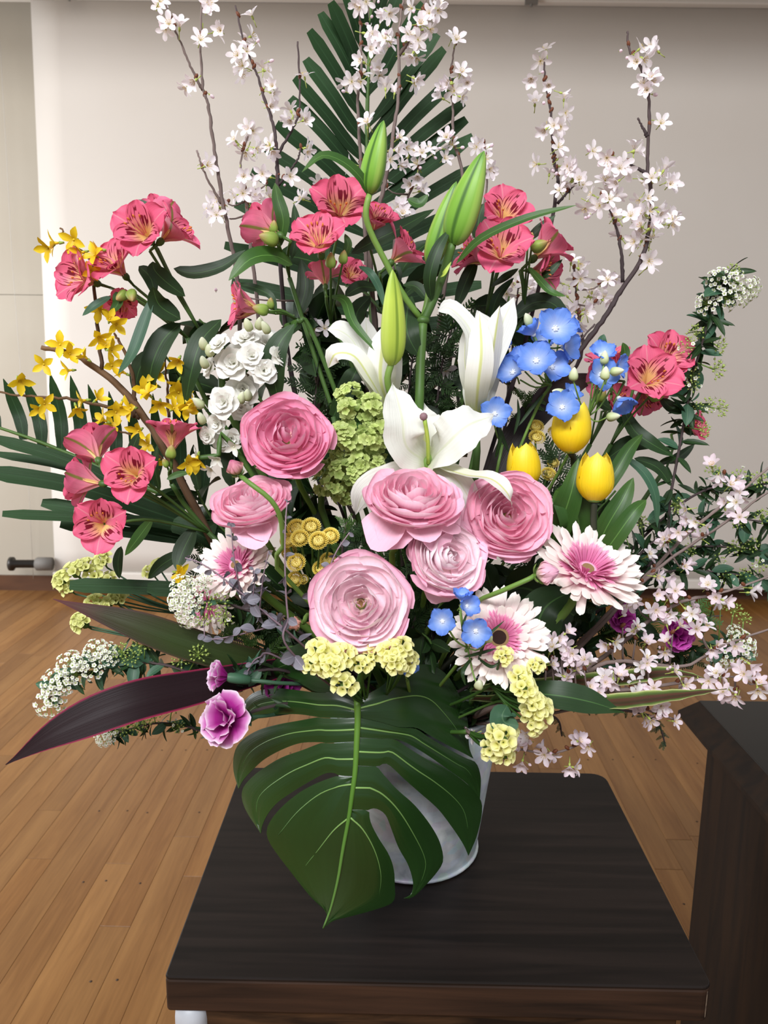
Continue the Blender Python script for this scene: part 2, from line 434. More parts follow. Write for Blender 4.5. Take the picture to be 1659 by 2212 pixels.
M_APR = dark_wood('stand_apron_wood', '#150d08', '#46301e', .6, 45, (.25, 1, 2.2))
fl, fr, br, bl = PZ(353, 2109, TZ), PZ(1512, 2132, TZ), PZ(1322, 1668, TZ), PZ(524, 1660, TZ)
yaw = math.atan2(fr.y - fl.y, fr.x - fl.x); ctr = (fl + fr + br + bl) / 4
tw = ((fr - fl).length + (br - bl).length) / 4; td = ((bl - fl).length + (br - fr).length) / 4
st = Thing('wooden_stand', 'dark brown wooden plant stand carrying the zinc bucket', 'stand', (ctr.x, ctr.y, 0)); st.o.rotation_euler.z = yaw
def rrect(w, d, rb, rfr):
    out = []
    for cx_, cy_, a0, r in ((w - rb, d - rb, 0, rb), (-w + rb, d - rb, 90, rb), (-w + rfr, -d + rfr, 180, rfr), (w - rfr * 2, -d + rfr * 2, 270, rfr * 2)):
        for k in range(6): a = radians(a0 + 18 * k); out.append((cx_ + r * cos(a), cy_ + r * sin(a)))
    return out
def local(name, mb, mat, parent, bv=0): 
    o = obj(name, mb.mesh(name, mat, smooth=False), parent)
    if bv: bevel(o, bv)
    return o
mb = MB(); mb.prism(rrect(tw, td, .022, .005), TZ - .004, TZ); local('top_veneer', mb, M_TOP, st.o, .0015)
mb = MB(); mb.prism(rrect(tw, td, .022, .005), TZ - .041, TZ - .0042); local('top_slab', mb, M_EDGE, st.o, .002)
mb = MB(); mb.prism([(tw - .013, -td + .0005), (tw - .004, -td + .0015), (tw + .0006, -td + .010), (tw + .0006, -td + .016), (tw - .006, -td + .006)], TZ - .038, TZ - .006)
local('worn_corner', mb, plain('worn_edge', '#7b6a58', .8, noise=.5, nscale=150, h2='#2c2019'), st.o, .001)
mb = MB(); mb.prism([(-tw + .03, -td + .012), (tw - .028, -td + .012), (tw - .028, td - .03), (-tw + .03, td - .03)], TZ - .16, TZ - .0415); local('apron', mb, M_APR, st.o, .002)
M_LEG = plain('leg_white_paint', '#a3a7ae', .45, noise=.5, nscale=30, h2='#b4b7bd')
for sx in (-1, 1):
    for sy in (-1, 1):
        m = MB(); x, y = (-tw + .022 if sx < 0 else tw - .055), sy * (td - .035) + (0.012 if sy < 0 else 0)
        if sy < 0 and sx < 0: y = -td + .016
        m.tube([V((x, y, 0)), V((x, y, .3)), V((x, y, TZ - .06)), V((x, y, TZ - .046)), V((x, y, TZ - .0415))], [.016, .017, .0175, .016, .010], 18)
        o = obj('leg', m.mesh('leg', M_LEG), st.o); o['label'] = 'white painted round leg'

# ---------------------------------------------------------------- dark cabinet at the right
M_CAB = dark_wood('cabinet_brown', '#120a05', '#231509', .65, 40, (1, 1, .08))
M_CABT = plain('cabinet_black_top', '#141312', .32, spec=.3)
cb_ = Thing('dark_cabinet', 'dark brown wooden cabinet with black polished top at right edge', 'cabinet', (.85, .9, 0))
mb = MB(); mb.box((.550, .25, .03), (1.15, 1.215, .672)); o = cb_.part('body', mb, M_CAB, smooth=False); bevel(o, .004)
mb = MB(); mb.box((.58, .28, 0), (1.13, 1.19, .03)); cb_.part('plinth', mb, M_CAB, smooth=False)
mb = MB()
lo = [(.545, .2), (1.2, .2), (1.2, 1.335), (.545, 1.335)]; hi = [(.578, .225), (1.18, .225), (1.18, 1.325), (.578, 1.325)]
b0 = len(mb.v)
for poly, z in ((lo, .668), (lo, .676), (hi, .699)):
    for x, y in poly: mb.v.append((x, y, z)); mb.uv.append((0, 0))
for k in range(2):
    for i in range(4): mb.f.append((k * 4 + i, k * 4 + (i + 1) % 4, k * 4 + 4 + (i + 1) % 4, k * 4 + 4 + i)); mb.mi.append(0)
mb.f.append((3, 2, 1, 0)); mb.mi.append(0)
cb_.part('top_moulding', mb, M_CAB, smooth=False)
mb = MB(); mb.box((.578, .225, .69), (1.18, 1.325, .7005)); o = cb_.part('top_panel', mb, M_CABT, smooth=False); bevel(o, .001)

# ---------------------------------------------------------------- zinc bucket
BX, BY = .042, .919
def zinc():
    t = NT('galvanised_zinc'); tc = t.new('ShaderNodeTexCoord')
    n = t.new('ShaderNodeTexNoise'); n.inputs['Scale'].default_value = 26; n.inputs['Detail'].default_value = 6; n.inputs['Distortion'].default_value = 1.5
    t.link(tc.outputs['Object'], n.inputs['Vector'])
    v = t.new('ShaderNodeTexVoronoi'); v.inputs['Scale'].default_value = 70; t.link(tc.outputs['Object'], v.inputs['Vector'])
    c = t.ramp([(.3, lin('#a8b0b8')), (.55, lin('#c4cad0')), (.75, lin('#d6dbe0'))], n.outputs[0])
    c2 = t.mix(.16, c, v.outputs['Color'], 'SOFT_LIGHT')
    t.link(c2, t.b.inputs['Base Color']); t.b.inputs['Metallic'].default_value = .25
    t.link(t.math('ADD', t.math('MULTIPLY', n.outputs[0], .3), .38), t.b.inputs['Roughness'])
    return t.m
M_ZN = zinc()
bk = Thing('zinc_bucket', 'pale grey galvanised zinc bucket holding all the flowers', 'bucket', (BX, BY, TZ))
def lathe(mb, prof, n=48, c=V((0, 0, 0)), mi=0):
    mb.grid([[c + V((r * cos(2 * pi * i / n), r * sin(2 * pi * i / n), z)) for i in range(n)] for r, z in prof], mi, close=True)
C0 = V((BX, BY, TZ))
mb = MB(); lathe(mb, [(.001, .004), (.078, .004), (.082, .0), (.0835, .004), (.110, .205), (.1085, .205), (.082, .008), (.001, .008)], 56, C0); bk.part('bucket_wall', mb, M_ZN)
mb = MB()
rr = [V((BX + .1105 * cos(2 * pi * i / 48), BY + .1105 * sin(2 * pi * i / 48), TZ + .206)) for i in range(49)]
mb.tube(rr, .003, 8, cap=False); bk.part('rolled_rim', mb, M_ZN)
mb = MB(); rr = [V((BX + .0842 * cos(2 * pi * i / 48), BY + .0842 * sin(2 * pi * i / 48), TZ + .0035)) for i in range(49)]
mb.tube(rr, .0025, 8, cap=False); bk.part('foot_ring', mb, M_ZN)
mb = MB(); lathe(mb, [(.001, .17), (.104, .17), (.1045, .165)], 32, C0); bk.part('flower_foam', mb, plain('floral_foam', '#1d3318', .9))
# ================================================================ plant materials
T = tissue
M_AL = T('alstroemeria_pink', [(0, '#f4b0b0'), (.25, '#ee8c9e'), (.5, '#e96a8d'), (1, '#e45b81')], .55, .25, .10, .14, 34, mid='#e9879a', mids=.02)
M_ALI = T('alstroemeria_inner', [(0, '#f4d890'), (.24, '#f5cf86'), (.40, '#f2a494'), (.55, '#ec7594'), (1, '#e45b81')], .55, .25, .08, .12, 30, spots='#7d0f2c')
M_ALS = T('alstroemeria_sepal_back', [(0, '#d8a090'), (.3, '#e88aa2'), (.6, '#e9789a'), (1, '#e0658c')], .55, .25, .10, .14, 30, mid='#8f8a4a', mids=.05)
M_ANTH = plain('anther_orange', '#d9823a', .6); M_FIL = plain('filament_pink', '#d96a86', .5)
M_STEM = T('stem_green', [(0, '#3a5826'), (1, '#4e6f30')], .5, 0, .12, .1, 6, bump=0)
M_STEMP = T('stem_pale', [(0, '#5d7f36'), (1, '#7a9a48')], .5, 0, .1, .1, 6, bump=0)
M_STEMD = T('stem_dark', [(0, '#2b2f22'), (1, '#454a3a')], .5, 0, .1, .1, 6, bump=0)
M_LEAF = T('leaf_dark', [(0, '#213a19'), (.6, '#1e3618'), (1, '#27421e')], .5, .12, .18, .16, 22, mid='#3f6230', mids=.02)
M_LEAFM = T('leaf_mid', [(0, '#3f6028'), (.6, '#355a24'), (1, '#456729')], .42, .18, .15, .14, 22, mid='#5f8a42', mids=.02)
M_LEAFB = T('leaf_bluish', [(0, '#3e6048'), (.5, '#3a5f48'), (1, '#4a6d52')], .5, .15, .15, .12, 20, mid='#587a5c', mids=.02)
M_PALM = T('palm_leaflet', [(0, '#1e351a'), (.5, '#1d341c'), (1, '#294625')], .5, .10, .12, .28, 34, mid='#2d4a2c', mids=.03, bump=.4, spec=.25)
M_MON = T('monstera_blade', [(0, '#1e3a16'), (.5, '#1b3514'), (1, '#24421b')], .27, .05, .03, .12, 10, bump=.3, coat=.12, spec=.45)
M_MVEIN = T('monstera_midrib', [(0, '#5d8430'), (.5, '#4a7428'), (1, '#5d8444')], .4, 0, .02, .05, 4, bump=0)
M_MVEN2 = T('monstera_vein', [(0, '#7ea25a'), (1, '#3d6430')], .4, 0, .02, .05, 4, bump=0)
M_CORD = T('cordyline_maroon', [(0, '#22131a'), (.5, '#1f1115'), (1, '#2c191d')], .5, .08, .05, .25, 40, across=([(0, '#211417'), (.88, '#1d1013'), (.95, '#8a2244'), (1, '#9b2a4e')], .75), bump=.4, spec=.18)
M_CORG = T('cordyline_green', [(0, '#222e16'), (.55, '#2a3719'), (.8, '#33241f'), (1, '#6d3044')], .5, .10, .05, .25, 40, across=([(0, '#3a4a22'), (.85, '#3a3a22'), (1, '#5f2a38')], .35), bump=.4, spec=.2)
M_CORB = T('cordyline_brown', [(0, '#1e1512'), (1, '#2f201b')], .5, .05, .05, .3, 40, bump=.4)
M_VAR = T('variegated_leaf', [(0, '#2e3a1a'), (.5, '#465624'), (1, '#5a4a2c')], .42, .15, .03, .5, 46, across=([(0, '#3a2a1e'), (.35, '#5a2a28'), (.6, '#46602a'), (.82, '#7f9a4a'), (.93, '#c6cc8c'), (1, '#d2d49a')], .8), bump=.4)
M_LILY = T('lily_white', [(0, '#d0d89c'), (.16, '#e9eadf'), (1, '#f0f0ec')], .55, .22, .02, .09, 18, mid='#e2e6cf', mids=.03, bump=.5)
M_LILYB = T('lily_white_outer', [(0, '#b7c878'), (.14, '#e4e6cc'), (.5, '#f3f2ea'), (1, '#f5f4ee')], .5, .22, .02, .05, 16, mid='#d7dc96', mids=.055, bump=.3)
M_LBUD = T('lily_bud_green', [(0, '#5f8f34'), (.3, '#79ac3c'), (.7, '#86b645'), (1, '#5f9038')], .42, .05, .06, .10, 30, bump=.2, groove='#3f6a24')
M_LBUDY = T('lily_bud_lime', [(0, '#9cba48'), (.3, '#b6cf52'), (.7, '#bcd354'), (1, '#90b044')], .42, .05, .06, .08, 30, bump=.2, groove='#7d9a34')
M_STIG = plain('stigma_mauve', '#8a6a70', .6)
M_RAN = [T('ranunculus_rose', [(0, '#f0d4a2'), (.25, '#f09cbc'), (.75, '#f4a6c4'), (1, '#f8bfd5')], .55, .14, .06, .08, 24),
         T('ranunculus_pink', [(0, '#f4e0b4'), (.25, '#f9b4cc'), (.75, '#fbbfd4'), (1, '#fed6e4')], .55, .14, .05, .08, 24),
         T('ranunculus_pale', [(0, '#f8ecc8'), (.25, '#ffd8e4'), (.75, '#ffe3ec'), (1, '#fff0f5')], .55, .14, .04, .07, 24)]
M_RANO = T('ranunculus_outer', [(0, '#f8e0d8'), (.3, '#fbc8dc'), (1, '#fbc6dc')], .55, .2, .05, .09, 26)
M_RANB = T('ranunculus_bud', [(0, '#b8a070'), (.4, '#c88a90'), (1, '#b24a78')], .5, .1, .12, .2, 20)
M_RANBP = T('ranunculus_bud_pink', [(0, '#e8d8b8'), (.4, '#efc0d0'), (1, '#eaa6c4')], .5, .2, .06, .1, 20)
M_GER = T('gerbera_ray', [(0, '#e87aa8'), (.25, '#f0a8c4'), (.45, '#f8e4e2'), (1, '#fbf7ee')], .5, .22, .05, .08, 14)
M_GERI = T('gerbera_fringe', [(0, '#d870a4'), (.6, '#e68cb6'), (1, '#f4c2d8')], .55, .25, .10, .1, 8)
M_GERD = plain('gerbera_disc_dark', '#2a1a14', .8, noise=.5, nscale=900, h2='#4a3020', bump=.8); M_GERG = plain('gerbera_disc_gold', '#a98a5a', .8, noise=.5, nscale=900, h2='#d0b07a', bump=.8)
M_TUL = T('tulip_yellow', [(0, '#e8c83a'), (.12, '#fbd820'), (.6, '#ffe024'), (1, '#ffe850')], .42, .22, .03, .10, 30, bump=.25)
M_FOR = T('forsythia_yellow', [(0, '#c9a520'), (.3, '#e8c722'), (1, '#f4da34')], .5, .25, .08, .08, 10)
M_CALYX = plain('calyx_green', '#8fa84c', .6)
M_BARK = T('bark_brown', [(0, '#5a4a44'), (1, '#857570')], .75, 0, .08, .5, 9, bump=.8)
M_BARKD = T('bark_dark', [(0, '#33282a'), (1, '#564848')], .75, 0, .08, .5, 9, bump=.8)
M_BARKF = T('bark_forsythia', [(0, '#4a3628'), (1, '#7a5c3e')], .75, 0, .08, .5, 9, bump=.8)
M_SAK = T('cherry_petal', [(0, '#f6ecea'), (.4, '#fcf6f9'), (1, '#faf0f6')], .55, .38, .04, .06, 12)
M_SAKP = T('cherry_petal_pink', [(0, '#f5e2e8'), (.4, '#faecf3'), (1, '#f6dfeb')], .55, .38, .05, .06, 12)
M_SAKB = plain('cherry_bud_scale', '#6a3a22', .6); M_SAKS = plain('cherry_stamen', '#d8c070', .6); M_SAKC = plain('cherry_calyx', '#a9b85a', .6)
M_DEL = T('delphinium_blue', [(0, '#eef3fc'), (.25, '#a9c2f4'), (.5, '#749ef0'), (1, '#5c86e6')], .5, .28, .12, .12, 20)
M_BEE = plain('delphinium_centre', '#e4e8ee', .6)
M_STK = T('stock_white', [(0, '#dcdcb8'), (.3, '#f0efe6'), (1, '#f5f4f0')], .55, .28, .03, .05, 16)
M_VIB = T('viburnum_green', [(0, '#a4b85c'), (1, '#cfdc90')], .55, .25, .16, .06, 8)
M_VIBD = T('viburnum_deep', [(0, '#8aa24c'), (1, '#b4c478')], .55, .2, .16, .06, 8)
M_BUDG = T('bud_pale_green', [(0, '#a8b878'), (.6, '#d2dab0'), (1, '#e6ead0')], .55, .1, .08, .1, 8)
M_PIR = T('spirea_white', [(0, '#e6e8c8'), (.4, '#f3f3ea'), (1, '#f6f6ee')], .55, .3, .04, .04, 8); M_PIRG = plain('spirea_green_bud', '#9db05c', .6)
M_POM = T('pompom_yellow', [(0, '#e4c450'), (.5, '#f4e070'), (1, '#faf0a0')], .55, .2, .10, .06, 6)
M_STA = T('statice_yellow', [(0, '#e0dc7a'), (.5, '#f6f4a4'), (1, '#fbf8ba')], .55, .35, .08, .05, 8)
M_STAD = T('statice_dull', [(0, '#bcbc62'), (.5, '#dcdf8e'), (1, '#e6e8a0')], .6, .25, .08, .05, 8)
M_CAR = T('carnation_purple', [(0, '#7a1464'), (.45, '#b02a92'), (.72, '#d47cc0'), (.9, '#f0d2ea'), (1, '#f6e4f2')], .55, .25, .08, .10, 12)
M_CARD = T('carnation_magenta', [(0, '#7a1464'), (.6, '#a82a90'), (1, '#c65cb2')], .55, .25, .10, .10, 12)
M_EUC = T('eucalyptus_leaf', [(0, '#66636c'), (.5, '#74727c'), (1, '#86838c')], .6, .1, .18, .10, 10, mid='#8a8492', mids=.03)
M_EUCS = T('eucalyptus_stem', [(0, '#5a4650'), (1, '#9a8490')], .6, 0, .05, .1, 6, bump=0)
M_CYP = T('cypress_needle', [(0, '#1d3016'), (1, '#2f4a22')], .6, .08, .2, .1, 4, bump=0)
M_CYPL = T('cypress_light', [(0, '#2f4c1e'), (1, '#4a6c2c')], .6, .1, .2, .1, 4, bump=0)

# ================================================================ shared small meshes
def base(k=.06, z=None):
    return V((BX + rnd(-k, k), BY + rnd(-k, k), TZ + (.175 if z is None else z)))
def stem_path(top, axis, bs, n=12, pull=.4, up=.22):
    L = (top - bs).length
    return bez(top, top - V(axis) * L * pull, bs + V((0, 0, 1)) * L * up, bs, n)

# alstroemeria
AL_OUT = [petal(1.55, .62, obov, radians(8), radians(80), .05, .22, .06, 4, 8, 9, .05, s, .8).mesh('petal', M_AL) for s in range(4)]
AL_IN = [petal(1.50, .42, obov, radians(8), radians(68), .03, .3, .05, 3, 8, 9, 0, s + 20, .9).mesh('petal', M_ALI) for s in range(3)]
def al_core():
    mb = MB(); mb.ball(V((0, 0, -.06)), .15, 0, 8, 5, V((0, 0, 1)), 1.3); mb.tube([V((0, 0, -.2)), V((0, 0, -.6))], [.07, .05], 6, 0)
    for k in range(4):
        a = 2.4 + k * .55; q = [V((.05 * cos(a), .05 * sin(a), 0)), V((.14 * cos(a), .14 * sin(a), .5)), V((.36 * cos(a), .36 * sin(a), .95 + .04 * k))]
        mb.tube(crom(q, 6), .018, 4, 1); mb.ball(q[2] + V((0, 0, .05)), .036, 2, 6, 4, V((cos(a) * .4, sin(a) * .4, 1)), 2.1)
    return mb.mesh('flower', [M_STEM, M_FIL, M_ANTH])
AL_CORE = al_core()
def alstro(th, px, py, Y, axis, r, roll=None, back=.75, close=0.0):
    ax = D(*axis); s = r * S(px, py, Y); pos = P(px, py, Y) - ax * (back * s)
    roll = rnd(0, 6) if roll is None else roll
    f = th.inst('flower', AL_CORE, frame(pos, ax, roll, s))
    for k in range(3):
        for me, a0, mt in ((AL_OUT[(k + int(px)) % 4], 0, M_AL if axis[2] > .35 else M_ALS), (AL_IN[k], pi / 3, M_ALI)):
            R = rotz(a0 + k * 2 * pi / 3) @ M4.Rotation(radians(rnd(-5, 5) + close), 4, 'X')
            obj('petal', me, f, mt, R)
    return pos - ax * (.6 * s)
def bud_mb(a, b, r, n=12, lobes=3, depth=.07, m=14, tipw=.06, bulge=.42):
    """lobed bud from base a to tip b"""
    mb = MB(); ax = (b - a); L = ax.length; q = ax.to_track_quat('Z', 'Y'); rows = []
    for j in range(m + 1):
        t = j / m
        w = (sin(pi * min(1, t ** .62)) ** .62 if t < 1 else 0); w = max(w, .30 * (1 - t * 6) if t < .16 else 0, tipw * (1 if t < 1 else .5))
        rows.append([a + q @ V((r * w * (1 + depth * cos(lobes * 2 * pi * i / n)) * cos(2 * pi * i / n), r * w * (1 + depth * cos(lobes * 2 * pi * i / n)) * sin(2 * pi * i / n), L * t)) for i in range(n)])
    mb.grid(rows, close=True, uvs=[[(i / n, j / m) for i in range(n)] for j in range(m + 1)]); return mb
ALBUD = bud_mb(V((0, 0, 0)), V((0, 0, 1)), .34, 12, 3, .10, 10).mesh('bud', T('alstroemeria_bud', [(0, '#6f8f3c'), (.6, '#8fa64c'), (1, '#b08a5a')], .5, .05, .1, .3, 14))

# ranunculus
NR = 10
def whorl_petal(f, seed, wav=1.0):
    """petal of ring f (0 heart .. 1 rim) wrapped round the flower axis, edge gently waved"""
    rg = random.Random(seed); R = .07 + .89 * f; Z = .48 - .04 * (1 - f) - .30 * f * f; hw = radians(58 - 14 * f) * rg.uniform(.92, 1.1); mb = MB(); rows = []
    p0, p1, p2, p3 = V((.04, 0, -.04 * f)), V((R * .80 + .02, 0, -.06)), V((R * (1.06 - .02 * f), 0, Z * .50)), V((R * (.72 + .28 * f), 0, Z))
    ph, ph2, k1, k2 = rg.uniform(0, 6), rg.uniform(0, 6), rg.uniform(1.5, 2.6), rg.uniform(4, 6)
    for j in range(9):
        t0 = j / 8; row = []
        for i in range(11):
            s_ = 2 * i / 10 - 1
            t = t0 * (1 - .16 * abs(s_) ** 3 - (.035 * (1 + sin(k2 * s_ + ph2)) * t0 ** 2))
            q = p0 * (1 - t) ** 3 + p1 * 3 * t * (1 - t) ** 2 + p2 * 3 * t * t * (1 - t) + p3 * t ** 3
            w_ = wav * (.030 + .03 * f) * t ** 3 * sin(k1 * s_ * 1.5 + ph); r = q.x + w_ + .02 * t ** 4 * abs(s_); an = s_ * hw * (.35 + .65 * min(1, t * 1.6))
            row.append(V((r * sin(an), r * cos(an), q.z + w_ * .3)))
        rows.append(row)
    mb.grid(rows); return mb.mesh('petal', M_RAN[0])
RAN = [[whorl_petal(k / (NR - 1), 50 + k * 5 + s_) for s_ in range(3)] for k in range(NR)]
RAND = [petal(1.15, .46, fan, radians(95), radians(120 + 12 * s), .28, .30, .05, 3, 6, 7, .05, 90 + s).mesh('petal', M_RANO) for s in range(3)]
def ran_core():
    mb = MB(); mb.ball(V((0, 0, .04)), .09, 0, 8, 5); mb.ball(V((0, 0, -.04)), .12, 1, 8, 5)
    return mb.mesh('flower_heart', [plain('ranunculus_heart', '#b9a868', .7), M_STEMP])
RCORE = ran_core()
def ranunculus(label, px, py, Y, axis, r, mi, seed, droop=(), open_=0, stem=None, squash=1.0, wild=1.0):
    rg = random.Random(seed); ax = D(*axis); s = r * S(px, py, Y); pos = P(px, py, Y) - ax * (.34 * s)
    bs = base(.05); th = Thing('ranunculus', label, 'flower', bs, 'pink ranunculus blooms')
    Mf = frame(pos, ax, rg.uniform(0, 6), s)
    th.inst('flower_heart', RCORE, Mf)
    for k in range(NR):
        f = k / (NR - 1); n = 3 + int(f * 4.2 + .5)
        for i in range(n):
            az = 2 * pi * (i + .5 * (k % 2)) / n + rg.uniform(-.25, .25) + k * .9; jt = wild * (5 + 3 * (1 - f))
            R = rotz(az) @ M4.Rotation(radians(rg.uniform(-jt, jt) - open_ * f), 4, 'X') @ M4.Rotation(radians(rg.uniform(-jt, jt) * .6), 4, 'Y') @ M4.Diagonal((1, 1, squash * rg.uniform(.9, 1.08), 1))
            th.inst('petal', RAN[k][rg.randrange(3)], Mf @ R, M_RAN[mi] if k < NR - 1 else M_RANO if mi else M_RAN[mi])
    for j, (dx, dy, tl, ln) in enumerate(droop):             # loose outer petals hanging towards an image direction
        d = D(dx, dy, .15); dl = Mf.to_3x3().inverted() @ d; az = math.atan2(-dl.x, dl.y)
        th.inst('petal', RAND[j % 3], Mf @ rotz(az) @ M4.Translation((0, .05, -.06 - .02 * j)) @ M4.Rotation(radians(tl), 4, 'X') @ M4.Scale(ln, 4), M_RANO)
    mb = MB(); b = pos - ax * (.08 * s)
    pts = [b] + [P(*q) for q in stem] + [bs] if stem else stem_path(b, ax, bs)
    mb.tube(crom(pts, 16) if stem else pts, .0032, 8); th.part('stem', mb, M_STEMP)
    return th

# gerbera
GER = [petal(1.0, .072, strap, radians(80 + 6 * s), radians(66 + 8 * s), .03, -.25, .0, 2, 4, 10, 0, s).mesh('petal', M_GER) for s in range(3)]
GERF = [petal(.34, .024, strap, radians(42), radians(60), .05, .2, 0, 2, 2, 4, 0, s).mesh('petal', M_GERI) for s in range(2)]
def ger_disc():
    mb = MB(); lathe(mb, [(.26, -.02), (.25, .06), (.20, .10), (.15, .09)], 20); lathe(mb, [(.15, .09), (.08, .07), (.001, .065)], 20, mi=1)
    lathe(mb, [(.26, -.02), (.2, -.16), (.05, -.22), (.001, -.22)], 12, mi=2)
    return mb
GDISC = {'dark': ger_disc().mesh('disc', [M_GERG, M_GERD, M_STEMP]), 'gold': ger_disc().mesh('disc', [M_GERI, M_GERG, M_STEMP])}
def gerbera(label, px, py, Y, axis, r, disc, seed, stem=None, lift=0):
    rg = random.Random(seed); ax = D(*axis); s = r * S(px, py, Y); pos = P(px, py, Y); bs = base(.05)
    th = Thing('gerbera', label, 'flower', bs, 'white and pink gerberas'); Mf = frame(pos, ax, rg.uniform(0, 6), s)
    th.inst('disc', GDISC[disc], Mf @ M4.Scale(.72 if disc == 'gold' else .9, 4))
    for ring, (n, L, tilt, z) in enumerate(((30, 1.0, 0, -.02), (28, .88, 9, .01), (20, .62, 20, .03))):
        for i in range(n):
            az = 2 * pi * (i + .33 * ring) / n + rg.uniform(-.05, .05)
            R = rotz(az) @ M4.Translation((0, .14, z)) @ M4.Rotation(radians(tilt + lift + rg.uniform(-5, 6)), 4, 'X') @ M4.Rotation(radians(rg.uniform(-9, 9)), 4, 'Y')
            q = L * rg.uniform(.90, 1.02) * .88
            th.inst('petal', GER[rg.randrange(3)], Mf @ R @ M4.Diagonal((1.05, q, q, 1)), M_GER)
    for ring, (n, rr, tl) in enumerate(((44, .19, 0), (44, .24, -14), (30, .15, 16))):
        for i in range(n):
            R = rotz(2 * pi * (i + .5 * ring) / n) @ M4.Translation((0, rr, .03)) @ M4.Rotation(radians(tl + rg.uniform(-10, 10)), 4, 'X')
            th.inst('petal', GERF[i % 2], Mf @ R, M_GERI)
    b = pos - ax * (.2 * s); mb = MB()
    mb.tube(crom([b] + [P(*q) for q in stem] + [bs], 14) if stem else stem_path(b, ax, bs), .0046, 10); th.part('stem', mb, M_STEMP)
    return th

# tulip
def tulip_petal(inner):
    mb = MB(); rows = []
    for j in range(11):
        t = j / 10; z = 2.0 * t; r = .70 * (.30 + .70 * sin(pi / 2 * min(1, t / .38)) ** .8 if t < .38 else 1 - .40 * ((t - .38) / .62) ** 2.0); hw = radians(66) * (sin(pi * min(.97, t * .62 + .34)) ** .9 if t < .6 else max(.03, (1 - ((t - .6) / .4) ** 2.8)) * .985)
        r *= (.96 if inner else 1.02); row = []
        for i in range(9):
            s = 2 * i / 8 - 1; a = s * hw; rr = r * (1 + .035 * abs(s) - .05 * (1 - abs(s)) * 0 + .03 * (1 - s * s))
            row.append(V((rr * sin(a), rr * cos(a), z - .06 * s * s * t)))
        rows.append(row)
    mb.grid(rows); return mb.mesh('petal', M_TUL)
TUL = [tulip_petal(0), tulip_petal(1)]
def tul_core():
    mb = MB(); mb.ball(V((0, 0, .12)), .34, 0, 10, 6, V((0, 0, 1)), .5); return mb.mesh('receptacle', M_STEMP)
TCORE = tul_core()

# forsythia, cherry blossom, delphinium, small florets : one mesh each, parts by material
def star(n, L, W, prof, a0, a1, cup, rd, mats, seed=0, core=None, nu=4, nv=4, name='blossom', jag=0, ruf=0):
    mb = MB()
    for k in range(n): mb.merge(petal(L, W, prof, a0, a1, rd, cup, ruf, 3, nu, nv, jag, seed + k), rotz(2 * pi * k / n))
    if core: core(mb)
    return mb.mesh(name, mats)
def sak_core(op):
    def f(mb):
        mb.ball(V((0, 0, -.14)), .13, 1, 6, 4, V((0, 0, 1)), 1.7); mb.tube([V((0, 0, -.3)), V((0, .02, -.62)), V((.04, .05, -1.0))], [.045, .04, .05], 5, 1)
        if op:
            for k in range(7):
                a = k * .9; mb.tube([V((0, 0, .0)), V((.22 * cos(a), .22 * sin(a), .36))], .016, 3, 2); mb.ball(V((.23 * cos(a), .23 * sin(a), .37)), .04, 2, 4, 3)
    return f
SAK = [star(5, 1.15, .28, obov, radians(62), radians(90), .18, .03, [M_SAK, M_SAKC, M_SAKS], 3, sak_core(1)),
       star(5, 1.15, .28, obov, radians(50), radians(76), .25, .03, [M_SAK, M_SAKC, M_SAKS], 9, sak_core(1)),
       star(5, 1.15, .27, obov, radians(30), radians(55), .35, .03, [M_SAK, M_SAKC, M_SAKS], 15, sak_core(1)),
       star(5, 1.1, .28, obov, radians(60), radians(98), .15, .03, [M_SAK, M_SAKC, M_SAKS], 21, sak_core(1))]
def bud_core(mb):
    mb.ball(V((0, 0, .22)), .26, 0, 8, 6, V((0, 0, 1)), 1.45); sak_core(0)(mb)
mb = MB(); bud_core(mb); SAKBUD = mb.mesh('blossom_bud', [M_SAKP, M_SAKC])
def fcore(mb):
    mb.tube([V((0, 0, -.25)), V((0, 0, .05))], [.06, .12], 6, 0); mb.tube([V((0, 0, -.55)), V((0, 0, -.22))], [.06, .13], 6, 1); mb.ball(V((0, 0, .08)), .06, 0, 6, 4)
FOR = [star(4, 1.0, .27, egg, radians(55), radians(a), .30, .05, [M_FOR, M_CALYX], s, fcore, name='flower') for s, a in ((1, 85), (5, 62), (9, 42))]
def dcore(mb):
    mb.ball(V((0, 0, .06)), .15, 1, 7, 4); mb.tube([V((0, 0, -.02)), V((0, .05, -.5)), V((0, .2, -.8))], [.05, .045, .05], 5, 2)
    for k in range(6): mb.ball(V((.12 * cos(k), .12 * sin(k), .16)), .05, 1, 4, 3)
DEL = [star(5, 1.08, .44, obov, radians(55), radians(a), .22, .05, [M_DEL, M_BEE, M_STEMP], s, dcore, nu=6, nv=6, name='flower', jag=.07, ruf=.09) for s, a in ((2, 72), (8, 52), (14, 30))]
VIB = [star(5, 1.0, .40, obov, radians(58), radians(a), .25, .05, [M_VIB], s, None, 3, 3, 'floret') for s, a in ((1, 92), (7, 70))]
# white stock floret: double rosette
def stock_floret(seed):
    mb = MB(); rg = random.Random(seed)
    for ring, (n, L, a0, a1, W) in enumerate(((5, 1.0, 70, 92, .46), (5, .82, 50, 70, .40), (4, .6, 30, 45, .32), (3, .42, 12, 20, .24))):
        for k in range(n):
            mb.merge(petal(L, W, fan, radians(a0), radians(a1), .3, .25, .07, 3, 5, 5, .06, seed + ring * 9 + k), rotz(2 * pi * (k + .5 * ring) / n + rg.uniform(-.2, .2)))
    mb.tube([V((0, 0, -.4)), V((0, 0, .05))], [.08, .14], 6, 1)
    return mb.mesh('floret', [M_STK, M_CALYX])
STK = [stock_floret(s) for s in (3, 11)]
